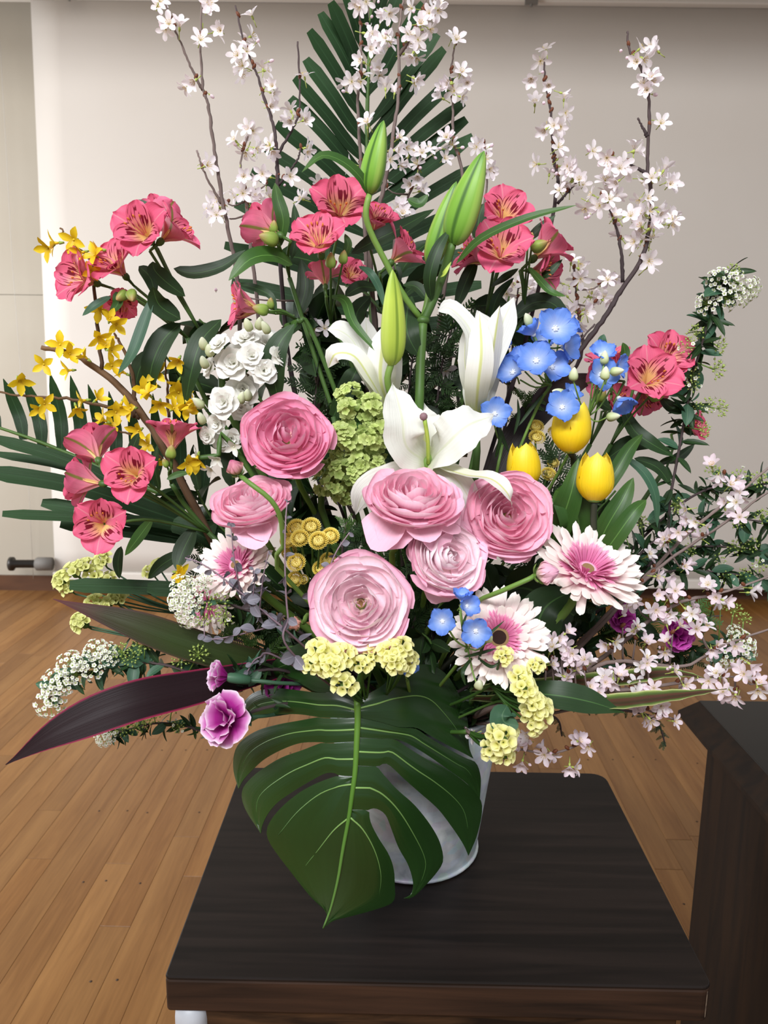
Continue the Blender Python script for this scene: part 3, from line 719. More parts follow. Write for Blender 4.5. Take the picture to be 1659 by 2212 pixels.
# spirea umbel
def umbel(n, white, seed, spread=radians(62)):
    rg = random.Random(seed); mb = MB(); fl = MB()
    for k in range(5): fl.merge(petal(.17, .085, oval, radians(60), radians(85), .1, .3, 0, 2, 2, 2, 0, k), rotz(2 * pi * k / 5))
    fl.ball(V((0, 0, .02)), .045, 1, 5, 3)
    for i in range(n):
        th = spread * sqrt((i + .5) / n); ph = i * 2.399 + rg.uniform(-.2, .2); d = V((sin(th) * cos(ph), sin(th) * sin(ph), cos(th)))
        e = d * rg.uniform(.9, 1.05); mb.tube([V((0, 0, 0)), d * .5 + V((0, 0, .06)), e], [.016, .013, .016], 3, 2, cap=False)
        if rg.random() < white: mb.merge(fl, frame(e, (d + V((0, 0, .35))), rg.uniform(0, 6), rg.uniform(1.15, 1.55)))
        else: mb.ball(e * .8, .095, 1, 6, 4)
    return mb.mesh('flower_cluster', [M_PIR, M_PIRG, M_CALYX])
UMB = [umbel(22, .95, 1, radians(72)), umbel(22, .9, 2, radians(72)), umbel(20, .0, 3, radians(80)), umbel(18, .25, 4, radians(75))]
# pompom chrysanthemum
def pompom():
    mb = MB()
    for i in range(150):
        z = 1 - 1.35 * (i + .5) / 150; th = math.acos(max(-1, min(1, z))); ph = i * 2.399963; d = V((sin(th) * cos(ph), sin(th) * sin(ph), cos(th)))
        dep = .84 if i < 12 else 1.0
        mb.merge(petal(.34, .075, strap, radians(8), radians(30), .1, .5, 0, 2, 2, 2, 0, i), frame(V((d.x, d.y, d.z * .62)) * (dep - .26), V((d.x, d.y, d.z * .9 + .2)), 0))
    mb.ball(V((0, 0, 0)), .60, 0, 10, 6, V((0, 0, 1)), .62); mb.tube([V((0, 0, -.3)), V((0, 0, -.9))], [.16, .08], 6, 1)
    return mb.mesh('pompom', [M_POM, M_STEM])
POM = pompom()
# statice: trumpets crowded on a comb
def statice(seed, n=13):
    rg = random.Random(seed); mb = MB(); cup = MB(); rows = []
    for z, r in ((0, .04), (.2, .08), (.34, .17), (.40, .26)): rows.append([V((r * (1 + .14 * (i % 2) * (z > .3)) * cos(2 * pi * i / 10), r * (1 + .14 * (i % 2) * (z > .3)) * sin(2 * pi * i / 10), z)) for i in range(10)])
    cup.grid(rows, close=True)
    for i in range(n):
        th = radians(70) * sqrt((i + .5) / n); ph = i * 2.4 + rg.uniform(-.3, .3); d = V((sin(th) * cos(ph), sin(th) * sin(ph), cos(th)))
        mb.merge(cup, frame(d * .5, d + V((0, 0, .3)), rg.uniform(0, 6), rg.uniform(1.05, 1.45)))
    mb.ball(V((0, 0, .05)), .36, 1, 8, 5); mb.tube([V((0, 0, .05)), V((0, 0, -.7))], [.14, .07], 6, 1)
    return mb.mesh('flower_cluster', [M_STA, M_STEM])
STA = [statice(1), statice(2, 10)]
# carnation
def carn_petals(k): return [petal(.95 + .1 * s, .62, fan, radians((12, 30, 55)[k]), radians((20, 55, 95)[k]), .20, .2, .11, 5, 9, 6, .08, 30 + k * 4 + s).mesh('petal', M_CAR) for s in range(2)]
CAR = [carn_petals(k) for k in range(3)]
def car_core():
    mb = MB(); lathe(mb, [(.05, -1.1), (.22, -1.0), (.27, -.5), (.24, -.05), (.16, .1)], 10); return mb.mesh('calyx', M_LEAFB)
CARC = car_core()
def carnation(label, px, py, Y, axis, r, mat, seed, rings=(3, 5, 6), bs=None):
    rg = random.Random(seed); ax = D(*axis); s = r * S(px, py, Y); pos = P(px, py, Y) - ax * .35 * s; bs = bs or base(.06)
    th = Thing('carnation', label, 'flower', bs, 'purple and white carnations'); Mf = frame(pos, ax, rg.uniform(0, 6), s)
    th.inst('calyx', CARC, Mf)
    for k in range(3):
        for i in range(rings[k]):
            R = rotz(2 * pi * (i + .4 * k) / max(1, rings[k]) + rg.uniform(-.25, .25)) @ M4.Rotation(radians(rg.uniform(-9, 9)), 4, 'X')
            th.inst('petal', CAR[k][rg.randrange(2)], Mf @ R, mat)
    mb = MB(); mb.tube(stem_path(pos - ax * s, ax, bs), .0022, 6); th.part('stem', mb, M_LEAFB)
    return th
# small leaf meshes to copy
def leaf_mesh(mat, W=.22, prof=oval, bend=(70, 100), nm='leaf', fold=.25, seed=0): return petal(1.0, W, prof, radians(bend[0]), radians(bend[1]), .03, fold, .02, 2, 4, 6, 0, seed).mesh(nm, mat)
LF_PIR = leaf_mesh(M_LEAF, .17, lance, (60, 88)); LF_PIRB = leaf_mesh(M_LEAFB, .24, oval, (65, 95)); LF_EUC = leaf_mesh(M_EUC, .40, oval, (65, 90)); LF_BROAD = leaf_mesh(M_LEAF, .28, oval, (60, 100))
LF_NAR = leaf_mesh(M_LEAF, .09, lance, (55, 80))
# ================================================================ placement helpers for plants
def PP(pts, Y=None): return [P(q[0], q[1], q[2] if len(q) > 2 else Y) for q in pts]
def leafp(th, pts, wpx, mat, Y=None, prof=lance, hint=(0, .25, 1), fold=.22, nv=12, nu=4, ruf=0, name='leaf', parent=None, twist=0):
    q = PP(pts, Y); m = pts[len(pts) // 2]; s = S(m[0], m[1], q[len(q) // 2].y)
    mb = MB(); ribbon(mb, q, wpx * s, prof, D(*hint), fold, nu, nv, ruf * s, 9, twist=twist); return th.part(name, mb, mat, parent)
def cut(t): return (.45 + .55 * min(1, t * 3)) * (1 if t < .93 else 1 - (t - .93) * 6)

# ---------------------------------------------------------------- palm fronds
th = Thing('palm_frond', 'tall trimmed dark green palm frond standing upright at the back', 'palm leaf', base(.03))
YP = 1.13
mb = MB(); rp = [th.org, P(830, 1100, 1.03), P(800, 620, YP), P(793, 440, YP), P(793, 250, YP), P(800, 60, YP), P(806, -120, YP)]
mb.tube(crom(rp, 24), [.006 - .0002 * i for i in range(24)], 8); th.part('rachis', mb, M_STEM)
LT = [(752, -110), (735, -60), (714, 5), (692, 28), (668, 66), (660, 128), (636, 168), (627, 212), (597, 268), (570, 318), (543, 370), (508, 440), (485, 530), (500, 610)]
LB = [70, 120, 180, 210, 265, 315, 355, 390, 430, 470, 510, 560, 620, 680]
RT = [(862, -110), (884, -60), (915, 8), (946, 74), (960, 106), (985, 168), (1003, 222), (1008, 258), (1022, 296), (1028, 360), (1034, 440), (1042, 545), (1040, 615), (1035, 690)]
RB = [80, 130, 200, 270, 300, 350, 385, 420, 450, 500, 545, 600, 660, 720]
for tips, bases, sg in ((LT, LB, -1), (RT, RB, 1)):
    for k, ((tx, ty), by) in enumerate(zip(tips, bases)):
        bx = 796; mx, my = bx * .45 + tx * .55 + sg * 2, by * .45 + ty * .55 - 3
        leafp(th, [(bx, by, YP), (bx * .75 + tx * .25 + sg * 3, by * .76 + ty * .24, YP - .012), (mx, my, YP - .03), (tx, ty, YP - .05 + .012 * (k % 2))], 15 + (k % 3), M_PALM, prof=cut, hint=(-sg * .25, .1, 1), fold=.10, nv=9, nu=4, name='leaflet')
th = Thing('palm_frond', 'dark green palm frond reaching left with curved leaflets over the screen edge', 'palm leaf', base(.03))
mb = MB(); mb.tube(crom([th.org, P(560, 1280, .95), P(440, 1110, .98), P(300, 1048, .99), P(160, 985, 1.0), P(60, 945, 1.0), P(-60, 905, 1.0)], 20), [.005 - .00018 * i for i in range(20)], 8); th.part('rachis', mb, M_STEM)
for a, b_, c_, w_ in (((-5, 925), (-25, 880), (-40, 830), 13), ((51, 950), (36, 885), (7, 818), 13), ((91, 967), (80, 890), (51, 813), 14), ((133, 980), (128, 890), (108, 806), 14),
                      ((172, 990), (172, 900), (152, 811), 14), ((208, 1003), (214, 915), (190, 830), 13), ((245, 1020), (250, 930), (235, 845), 13), ((285, 1035), (292, 950), (280, 860), 13),
                      ((330, 1050), (340, 960), (330, 850), 13), ((375, 1070), (390, 970), (375, 860), 13), ((435, 1090), (442, 970), (420, 838), 13)):
    leafp(th, [(a[0], a[1], 1.0), ((a[0] + b_[0]) / 2 + 3, (a[1] + b_[1]) / 2, 1.005), (b_[0], b_[1], 1.01), (c_[0], c_[1], 1.0)], w_, M_PALM, hint=(.35, 0, 1), fold=.12, nv=10, prof=lambda t: (.6 + .4 * min(1, t * 3)) * (1 if t < .7 else max(.05, 1 - ((t - .7) / .3) ** 2)), name='leaflet')
for pts, w_ in (([(480, 1150, .96), (330, 1085, .94), (160, 1000, .92), (-20, 945, .90)], 14), ([(490, 1160, .96), (330, 1105, .93), (160, 1050, .9), (-30, 1018, .87)], 20), ([(470, 1160, .96), (320, 1075, .96), (150, 1010, .95), (-10, 980, .94)], 10),
                ([(500, 1175, .95), (340, 1130, .92), (180, 1118, .89), (5, 1110, .86)], 12), ([(500, 1180, .95), (340, 1140, .93), (200, 1105, .91), (90, 1086, .9)], 15), ([(505, 1185, .95), (350, 1160, .93), (230, 1145, .91), (130, 1133, .9)], 13),
                ([(540, 1290, .92), (420, 1275, .89), (280, 1268, .87), (150, 1264, .85)], 17), ([(560, 1300, .93), (470, 1285, .9), (390, 1275, .88), (318, 1270, .87)], 18), ([(520, 1210, .94), (440, 1160, .92), (400, 1140, .92), (372, 1132, .92)], 20)):
    leafp(th, pts, w_, M_PALM, hint=(0, .5, 1), fold=.10, nv=12, prof=cut, name='leaflet')

# ---------------------------------------------------------------- cherry blossom branches
SAKN = 0
def jit(p, k): return p + V((rnd(-k, k), rnd(-k, k), rnd(-k, k)))
def sakura(label, paths, clusters, pink=False, bs=None, r0=.0032, size=22, group='cherry blossom branches', dark=False, budr=.16):
    bs = bs or base(.05); th = Thing('cherry_branch', label, 'branch', bs, group)
    allp = []
    for k, path in enumerate(paths):
        pts = PP(path); q = crom(([bs] if k == 0 else []) + pts, 8 * len(pts))
        q = [jit(p, .0006) if 0 < i < len(q) - 1 else p for i, p in enumerate(q)]
        ra = (r0 if k == 0 else r0 * .55); n = len(q); mb = MB()
        mb.tube(q, [max(.0011, ra * (1 - .75 * i / n)) * (1.2 if random.random() < .15 else 1) for i in range(n)], 7)
        o = th.part('branch' if k == 0 else 'twig', mb, M_BARKD if dark else M_BARK); allp += q[(n // 3 if k == 0 else 0):]
    # bud scales where blossoms spring
    for (cx, cy, n) in clusters:
        cyv = min(allp, key=lambda p: (lambda d: (d.dot(RC) / d.dot(FW) * F + CX - cx) ** 2 + (CY - d.dot(UC) / d.dot(FW) * F - cy) ** 2)(p - CAM))
        Y = cyv.y; sc = S(cx, cy, Y); node = cyv
        cpt = P(cx, cy, Y)
        if (cpt - node).length > 40 * sc:
            mb = MB(); mb.tube(crom([node, (node + cpt) / 2 + V((0, 0, -.004)), cpt.lerp(node, .2)], 6), [.0014, .0012, .001, .001, .0009, .0009], 5); th.part('twig', mb, M_BARK); node = cpt.lerp(node, .25)
        mb = MB(); mb.ball(node + V((0, 0, .002)), .0023, 0, 6, 4, D(rnd(-1, 1), .8, .5), 1.7); th.part('bud_scale', mb, M_SAKB)
        for i in range(n):
            a = rnd(0, 6.28); rr = rnd(.15, 1) * (10 + 7 * (n > 1) + 4 * (n > 3))
            pos = P(cx + rr * cos(a), cy + rr * sin(a), Y + rnd(-.018, .012))
            ax = ((pos - node).normalized() * .6 + D(rnd(-.9, .9), rnd(-.8, .8), rnd(-.1, 1.0)) * .8).normalized()
            bd = random.random() < budr
            me = SAKBUD if bd else random.choice(SAK[:3] if not pink else SAK[1:3] + SAK[1:2])
            sz = size * sc * rnd(.82, 1.08) * (.62 if bd else 1)
            th.inst('blossom_bud' if bd else 'blossom', me, frame(pos, ax, rnd(0, 6), sz), None if bd else (M_SAKP if pink and random.random() < .75 else M_SAK))
    return th
YS = 1.03
def yy(path, Y): return [(*q[:2], q[2] if len(q) > 2 else Y) for q in path]
sakura('cherry blossom branch at far left with two slender tips at the top edge', [yy([(560, 1000), (515, 620), (500, 530), (480, 430), (462, 320), (450, 230), (438, 190), (433, 100), (437, 0), (440, -50)], .98), yy([(438, 195), (415, 150), (385, 80), (355, 5), (345, -30)], .98), yy([(478, 440), (440, 370), (425, 325)], .98)],
       [(360, 50, 3), (335, 6, 2), (425, 80, 3), (468, 75, 2), (448, 8, 3), (412, 175, 2), (450, 205, 1), (440, 362, 2), (457, 462, 3), (385, 60, 1)], size=24)
sakura('dark cherry branch forking beside the palm frond on its left', [yy([(650, 900), (605, 560), (600, 400), (598, 330), (590, 270), (570, 210), (555, 160), (530, 100), (508, 12)], 1.0), yy([(600, 335), (640, 260), (648, 200), (643, 90)], 1.0), yy([(602, 400), (640, 350), (650, 320)], 1.0)],
       [(540, 35, 1), (518, 110, 3), (545, 88, 3), (528, 150, 3), (572, 140, 3), (582, 198, 3), (592, 230, 2), (632, 245, 3), (657, 258, 2), (660, 172, 1), (650, 318, 2), (575, 322, 3), (617, 390, 2), (568, 385, 3)], dark=True)
sakura('cherry branch thick with white blossom left of the pink alstroemeria', [yy([(600, 900), (550, 600), (535, 470), (528, 400), (520, 350), (540, 280)], 1.02)],
       [(541, 285, 2), (510, 320, 4), (545, 325, 4), (515, 415, 4), (553, 420, 4), (545, 455, 3), (480, 440, 3), (472, 468, 2), (590, 392, 2), (570, 440, 3), (530, 380, 2)], size=23)
sakura('straight cherry branch in front of the palm rib', [yy([(800, 900), (790, 560), (785, 440), (778, 330), (773, 210), (780, 150), (778, 40), (775, -30)], 1.04)],
       [(780, 5, 3), (800, 60, 3), (795, 100, 4), (812, 35, 2), (755, 182, 4), (772, 165, 2), (816, 165, 2), (798, 268, 2), (765, 355, 2), (800, 130, 3), (690, 400, 1), (652, 415, 2), (832, 90, 3), (820, -8, 2)], r0=.0034)
sakura('cherry branch leaning right in front of the palm, crowded with blossom at top', [yy([(830, 900), (800, 560), (815, 460), (830, 400), (848, 300), (862, 190), (860, 90), (868, 20), (880, -40)], 1.02), yy([(862, 120), (905, 50), (922, -10)], 1.02)],
       [(845, 20, 3), (842, 85, 2), (885, 80, 4), (890, 110, 4), (920, 60, 3), (935, 20, 3), (925, 75, 2), (895, 20, 2), (945, 5, 2), (885, 165, 2), (840, 195, 2), (866, 310, 3), (850, 330, 2), (872, 345, 2)], r0=.0040)
sakura('short cherry twig between the upright lily buds', [yy([(860, 900), (850, 560), (870, 460), (900, 380), (912, 325)], 1.06)], [(900, 320, 3), (935, 325, 2), (910, 365, 3), (900, 412, 3), (868, 440, 3), (858, 456, 2), (820, 400, 2)])
sakura('slim cherry branch rising along the right side of the palm', [yy([(930, 900), (970, 560), (1000, 400), (980, 300), (978, 230), (975, 150), (985, 88)], 1.06)], [(986, 95, 2), (990, 150, 3), (1002, 165, 3), (970, 180, 3), (992, 195, 3), (955, 215, 1), (955, 305, 2), (977, 300, 3), (980, 322, 2), (962, 342, 1)])
sakura('cherry twig with a blossom tuft just behind the tall green lily bud', [yy([(960, 900), (1010, 560), (1050, 420), (1045, 310)], 1.05)], [(1046, 308, 3), (1030, 322, 3), (1052, 340, 2), (1056, 362, 2)])
sakura('upright cherry branch right of the alstroemeria with a curved tip', [yy([(1060, 980), (1150, 680), (1200, 430), (1205, 390), (1195, 330), (1190, 240), (1178, 180), (1175, 118)], 1.0), yy([(1205, 440), (1240, 400), (1250, 388)], 1.0)],
       [(1172, 123, 2), (1160, 170, 2), (1186, 175, 1), (1165, 225, 2), (1210, 205, 2), (1217, 240, 2), (1205, 275, 3), (1185, 282, 2), (1160, 345, 1), (1206, 315, 2), (1216, 350, 3), (1228, 360, 3), (1195, 380, 3), (1232, 386, 3), (1220, 408, 3), (1252, 392, 3)], dark=True)
sakura('longest cherry branch at right curving up to a bare twig', [yy([(1050, 1040), (1130, 900), (1180, 830), (1250, 760), (1310, 680), (1340, 630), (1385, 560), (1405, 480), (1405, 400), (1398, 370), (1402, 280), (1400, 200), (1385, 150), (1360, 110), (1355, 68)], .97), yy([(1398, 375), (1360, 355), (1322, 338)], .97), yy([(1398, 295), (1378, 255)], .97), yy([(1345, 610), (1340, 530), (1320, 460), (1300, 420)], .97), yy([(1175, 830), (1230, 760), (1285, 700)], .975)],
       [(1370, 120, 4), (1405, 110, 2), (1340, 102, 1), (1405, 175, 3), (1402, 192, 2), (1420, 268, 2), (1290, 328, 2), (1315, 347, 4), (1345, 357, 3), (1360, 325, 2), (1340, 376, 2), (1395, 388, 3), (1425, 372, 3), (1440, 397, 3), (1385, 420, 2), (1430, 450, 2), (1440, 476, 3), (1395, 460, 3), (1380, 490, 4), (1410, 492, 3), (1380, 530, 3), (1400, 560, 3), (1400, 522, 2), (1310, 430, 4), (1282, 440, 4), (1275, 460, 3), (1310, 402, 3), (1330, 470, 3), (1355, 520, 2), (1365, 470, 3)], dark=True, r0=.0042, size=24)
sakura('cherry branch with blossom below the curved branch, above the blue delphinium', [yy([(1130, 980), (1250, 780), (1252, 700), (1245, 640), (1240, 580)], 1.0)],
       [(1245, 578, 4), (1250, 602, 3), (1215, 620, 3), (1312, 610, 2), (1325, 600, 2), (1235, 670, 4), (1280, 640, 3), (1300, 652, 2), (1215, 650, 2), (1250, 690, 2), (1275, 670, 3)], dark=True)
sakura('cherry twigs half hidden behind the white lily trumpet', [yy([(1080, 980), (1100, 820), (1112, 700), (1120, 610)], 1.06)], [(1110, 620, 4), (1130, 612, 4), (1140, 640, 2), (1130, 690, 4), (1100, 700, 3), (1112, 722, 2), (1000, 682, 3), (1030, 662, 3), (980, 702, 2)], dark=True)
sakura('cherry twig with few blossoms deep in the dark centre of the bouquet', [yy([(900, 980), (950, 860), (970, 780), (990, 770)], 1.0)], [(965, 792, 2), (992, 800, 2)])
sakura('cherry twig with few blossoms behind the white stock', [yy([(700, 980), (690, 860), (670, 740), (640, 650)], .98)], [(690, 708, 2), (650, 672, 2), (665, 722, 3), (475, 630, 1)])
B2 = V((BX + .06, BY - .04, TZ + .19))
G2 = 'cherry blossom branches'
sakura('topmost low cherry branch slanting to the right edge', [yy([(1180, 1460), (1250, 1390), (1390, 1250), (1500, 1140), (1590, 1070), (1690, 985)], .86)],
       [(1570, 1050, 3), (1590, 1040, 2), (1580, 1092, 3), (1602, 1070, 2), (1500, 1112, 2), (1490, 1100, 1), (1450, 1150, 3), (1475, 1140, 3), (1552, 1012, 2), (1400, 1205, 2)], True, B2, .0036)
sakura('low cherry branch running parallel under the topmost slanting one', [yy([(1180, 1465), (1250, 1400), (1420, 1230), (1580, 1120), (1690, 1040)], .84)], [(1440, 1162, 2), (1425, 1240, 3), (1372, 1245, 3), (1485, 1232, 2), (1590, 1110, 2), (1520, 1150, 2)], True, B2, .0034)
sakura('pink-budded cherry branch level with the tilted gerbera at right', [yy([(1200, 1480), (1300, 1420), (1450, 1310), (1560, 1280), (1690, 1235)], .82)], [(1525, 1270, 4), (1560, 1287, 3), (1550, 1306, 2), (1455, 1290, 3), (1430, 1290, 2), (1490, 1312, 3), (1612, 1276, 2), (1420, 1322, 3), (1440, 1332, 2), (1370, 1300, 2)], True, B2, .0036)
sakura('cherry branch crossing the magenta carnation at right', [yy([(1200, 1490), (1320, 1430), (1470, 1440), (1560, 1395), (1690, 1350)], .80)], [(1375, 1365, 2), (1320, 1392, 3), (1505, 1330, 3), (1510, 1352, 3), (1400, 1382, 2), (1432, 1395, 3), (1540, 1402, 3), (1600, 1392, 2), (1455, 1345, 2), (1345, 1330, 1)], True, B2, .0034)
sakura('dense low cherry branch over the striped leaf at lower right', [yy([(1060, 1530), (1170, 1500), (1350, 1490), (1500, 1470), (1600, 1460)], .76)],
       [(1230, 1440, 4), (1260, 1432, 4), (1220, 1475, 4), (1310, 1470, 5), (1330, 1450, 4), (1290, 1490, 4), (1370, 1480, 4), (1370, 1500, 3), (1400, 1440, 3), (1405, 1487, 3), (1460, 1450, 3), (1470, 1480, 3), (1550, 1460, 4), (1530, 1480, 3), (1572, 1490, 4), (1590, 1500, 3), (1620, 1450, 4), (1640, 1480, 3), (1190, 1400, 4), (1210, 1380, 4), (1180, 1430, 3), (1240, 1400, 4)], True, B2, .0036)
sakura('short drooping cherry spray under the striped leaf', [yy([(1100, 1560), (1300, 1520), (1380, 1530), (1460, 1555)], .75)], [(1378, 1520, 3), (1390, 1547, 3), (1420, 1530, 3), (1432, 1540, 1), (1458, 1558, 1)], True, B2, .0022)
sakura('small cherry spray jutting out right beside the bucket', [yy([(1010, 1580), (1060, 1600), (1130, 1620), (1200, 1626), (1268, 1600)], .76)], [(1135, 1602, 2), (1130, 1652, 2), (1175, 1627, 2), (1195, 1642, 2), (1230, 1650, 2), (1240, 1600, 2), (1267, 1602, 2), (1112, 1620, 2), (1025, 1590, 2)], True, B2, .0022, budr=.3)

# ---------------------------------------------------------------- forsythia
th = Thing('forsythia_branch', 'brown forsythia branch with bright yellow flowers at left', 'branch', base(.04))
YF = .92
for k, (pts, r) in enumerate((([(560, 1330), (450, 1150), (350, 960), (270, 850), (195, 785), (140, 760), (92, 750)], .0062), ([(220, 800), (211, 700), (203, 600), (195, 560), (150, 520), (130, 493)], .0024), ([(300, 905), (275, 888), (150, 862), (60, 855), (-20, 846)], .0026), ([(288, 900), (290, 830), (265, 750), (245, 718)], .003), ([(364, 900), (360, 820), (356, 762)], .002), ([(400, 1040), (330, 970), (260, 930), (200, 905)], .0018), ([(560, 1330), (470, 1260), (400, 1245), (370, 1240)], .002))):
    mb = MB(); q = PP(pts, YF if k < 6 else .88); q = crom(([th.org] if k == 0 else []) + q, 6 * len(q)); q = [jit(p, .0012) for p in q]
    mb.tube(q, [r * (1 - .6 * i / len(q)) for i in range(len(q))], 8); th.part('branch' if k == 0 else 'twig', mb, M_BARKF)
for i, (x, y) in enumerate([(120, 525), (105, 535), (160, 518), (178, 545), (215, 540), (205, 552), (197, 587), (215, 668), (237, 690), (250, 700), (212, 727), (240, 755), (130, 745), (150, 765), (185, 772), (95, 787), (150, 800), (240, 790), (268, 805), (42, 822), (95, 872), (85, 882), (180, 865), (210, 862), (165, 882), (250, 890), (225, 908), (283, 882), (262, 872), (240, 922), (320, 850), (335, 832), (340, 805), (385, 778), (385, 827), (385, 847), (345, 872), (375, 882), (402, 880), (300, 930), (320, 962), (310, 842), (228, 747), (420, 877), (330, 1000), (385, 1237), (398, 1245), (405, 1000), (425, 990)]):
    s = S(x, y, YF) * rnd(26, 34); me = FOR[(0, 1, 0, 2, 1)[i % 5]]
    th.inst('flower', me, frame(P(x, y, (YF if i < 45 else .87) - rnd(.005, .03)), D(rnd(-.9, .9), rnd(-.8, .5), rnd(.2, 1)), rnd(0, 6), s))

# ---------------------------------------------------------------- alstroemeria stems
def alstem(label, node, flowers, buds=(), leaves=(), bs=None, via=(), small=0):
    bs = bs or base(.05); th = Thing('alstroemeria_stem', label, 'flower', bs, 'pink alstroemeria stems'); nd = P(*node)
    mb = MB(); mb.tube(crom([nd] + PP(via) + [bs], 14) if via else stem_path(nd, (nd - bs).normalized(), bs, up=.3), .0028, 8); th.part('stem', mb, M_STEM)
    for fl in flowers:
        b = alstro(th, *fl); mb = MB(); mid = (b + nd) / 2 + (b - nd).length * .12 * (nd - bs).normalized()
        mb.tube(crom([nd, mid, b], 8), .0017, 6); th.part('pedicel', mb, M_STEM)
    for x, y, Y, dx, dy, L in buds:
        s = L * S(x, y, Y); ax = D(dx, dy, .5); p0 = P(x, y, Y) - ax * s * .5
        th.inst('bud', ALBUD, frame(p0, ax, 0, s)); mb = MB(); mb.tube(crom([nd, (nd + p0) / 2 + V((0, 0, .004)), p0], 6), .0012, 5); th.part('pedicel', mb, M_STEM)
    for pts, wp, m in leaves: leafp(th, pts, wp, m)
    return th
LD, LM, LBL = M_LEAF, M_LEAFM, M_LEAFB
alstem('pink alstroemeria facing front at upper left, above the yellow forsythia', (432, 715, .92), [(303, 496, .86, (-.15, .15, 1), 64), (382, 492, .885, (.75, .55, .15), 58), (345, 470, .91, (.1, .6, -.4), 50)], (),
       [([(400, 640, .9), (360, 610, .89), (335, 585, .88), (330, 565, .88)], 26, LD), ([(290, 455, .9), (300, 440, .9), (330, 445, .9)], 12, LD), ([(390, 690, .91), (345, 660, .9), (330, 620, .89)], 30, LD), ([(375, 580, .9), (420, 590, .9), (480, 575, .9), (530, 540, .9)], 22, LD), ([(390, 698, .92), (352, 735, .91), (328, 790, .90), (322, 850, .91)], 36, LD), ([(478, 690, .92), (436, 735, .90), (414, 800, .89), (400, 872, .90)], 32, LD), ([(345, 760, .95), (305, 790, .95), (290, 850, .95)], 28, LD)], via=((465, 900, .93),))
alstem('pair of pink alstroemeria at far left behind the forsythia tip', (405, 730, .93), [(165, 598, .90, (-.6, .05, .8), 60), (243, 565, .90, (-.35, .45, .75), 56), (262, 655, .93, (.1, -.5, .5), 38)], [(262, 640, .9, -.3, -.5, 34), (285, 640, .89, .2, -.6, 36)],
       [([(330, 640, .9), (310, 700, .89), (285, 765, .88), (255, 808, .88)], 18, LBL), ([(240, 640, .9), (205, 660, .89), (178, 682, .89)], 13, LBL), ([(300, 575, .9), (325, 600, .9), (335, 640, .9)], 20, LD), ([(250, 630, .9), (255, 655, .9), (235, 680, .9)], 16, LM)], via=((470, 900, .94),))
alstem('single pink alstroemeria trumpet pointing up below the forsythia', (370, 1045, .88), [(372, 930, .86, (.05, .9, .12), 60)], [(370, 975, .85, .2, .7, 34), (357, 1000, .86, -.2, .6, 22)],
       [([(360, 1035, .86), (385, 1025, .85), (410, 1022, .84)], 10, LM), ([(345, 1060, .88), (335, 1010, .87), (340, 960, .87)], 12, LD), ([(430, 1060, .9), (420, 1010, .9), (418, 960, .9)], 16, LD), ([(280, 985, .88), (290, 960, .88), (300, 935, .88)], 15, LD)], via=((450, 1150, .9),))
alstem('cluster of four pink alstroemeria blooms at left above the floor edge', (450, 1150, .88), [(200, 962, .84, (-.35, .6, -.35), 56), (285, 1022, .80, (.0, .15, 1), 62), (180, 1040, .84, (-.85, .1, -.1), 56), (218, 1130, .80, (.15, .05, 1), 60)], (),
       [([(420, 1140, .88), (395, 1190, .87), (380, 1230, .86)], 28, LD), ([(330, 1120, .88), (300, 1160, .88), (270, 1200, .88)], 18, LM), ([(262, 1180, .85), (255, 1215, .85), (258, 1250, .85)], 15, LD), ([(400, 1190, .87), (350, 1220, .87), (320, 1250, .88)], 20, LD)], bs=V((BX - .05, BY, TZ + .18)))
alstem('pink alstroemeria seen from behind with green buds, left of centre', (625, 600, .95), [(572, 490, .92, (-.5, .35, -.25), 58)], [(580, 515, .90, -.7, .1, 46), (592, 490, .91, .1, .6, 30)],
       [([(600, 540, .92), (612, 480, .91), (600, 430, .91), (594, 395, .91)], 20, LM), ([(632, 572, .93), (590, 552, .91), (540, 560, .89), (494, 606, .88)], 30, LM), ([(630, 560, .95), (640, 500, .95), (635, 440, .95)], 16, LD)], via=((690, 800, .95),))
alstem('pink alstroemeria trumpet facing left above the white stock', (640, 690, .92), [(520, 662, .89, (-.9, .1, .35), 56)], [(562, 668, .87, -.8, .1, 38), (585, 655, .9, .1, .7, 26)],
       [([(510, 612, .92), (550, 622, .91), (585, 640, .9), (598, 675, .9)], 12, LD), ([(600, 860, .87), (590, 800, .86), (602, 745, .86), (636, 700, .87)], 36, LD), ([(615, 700, .9), (628, 705, .89), (640, 690, .9)], 12, LM)], via=((700, 780, .93),))
alstem('three pink alstroemeria at top centre in front of the palm', (715, 700, .95), [(735, 440, .89, (.1, .35, .9), 66), (688, 512, .86, (-.05, .5, .85), 62), (700, 590, .90, (-.1, .9, -.2), 40)], [(715, 562, .86, .1, .9, 34), (742, 555, .87, .2, .9, 30)],
       [([(775, 575, .92), (800, 590, .9), (820, 625, .9), (830, 665, .9)], 12, LBL), ([(710, 640, .92), (745, 650, .9), (765, 700, .88), (830, 775, .86)], 15, LM), ([(745, 640, .93), (780, 620, .94), (820, 625, .95)], 20, LD), ([(640, 690, .96), (660, 620, .97), (650, 560, .98)], 26, LD), ([(740, 560, .88), (752, 530, .88), (745, 505, .88)], 12, LM)], via=((780, 850, .94),))
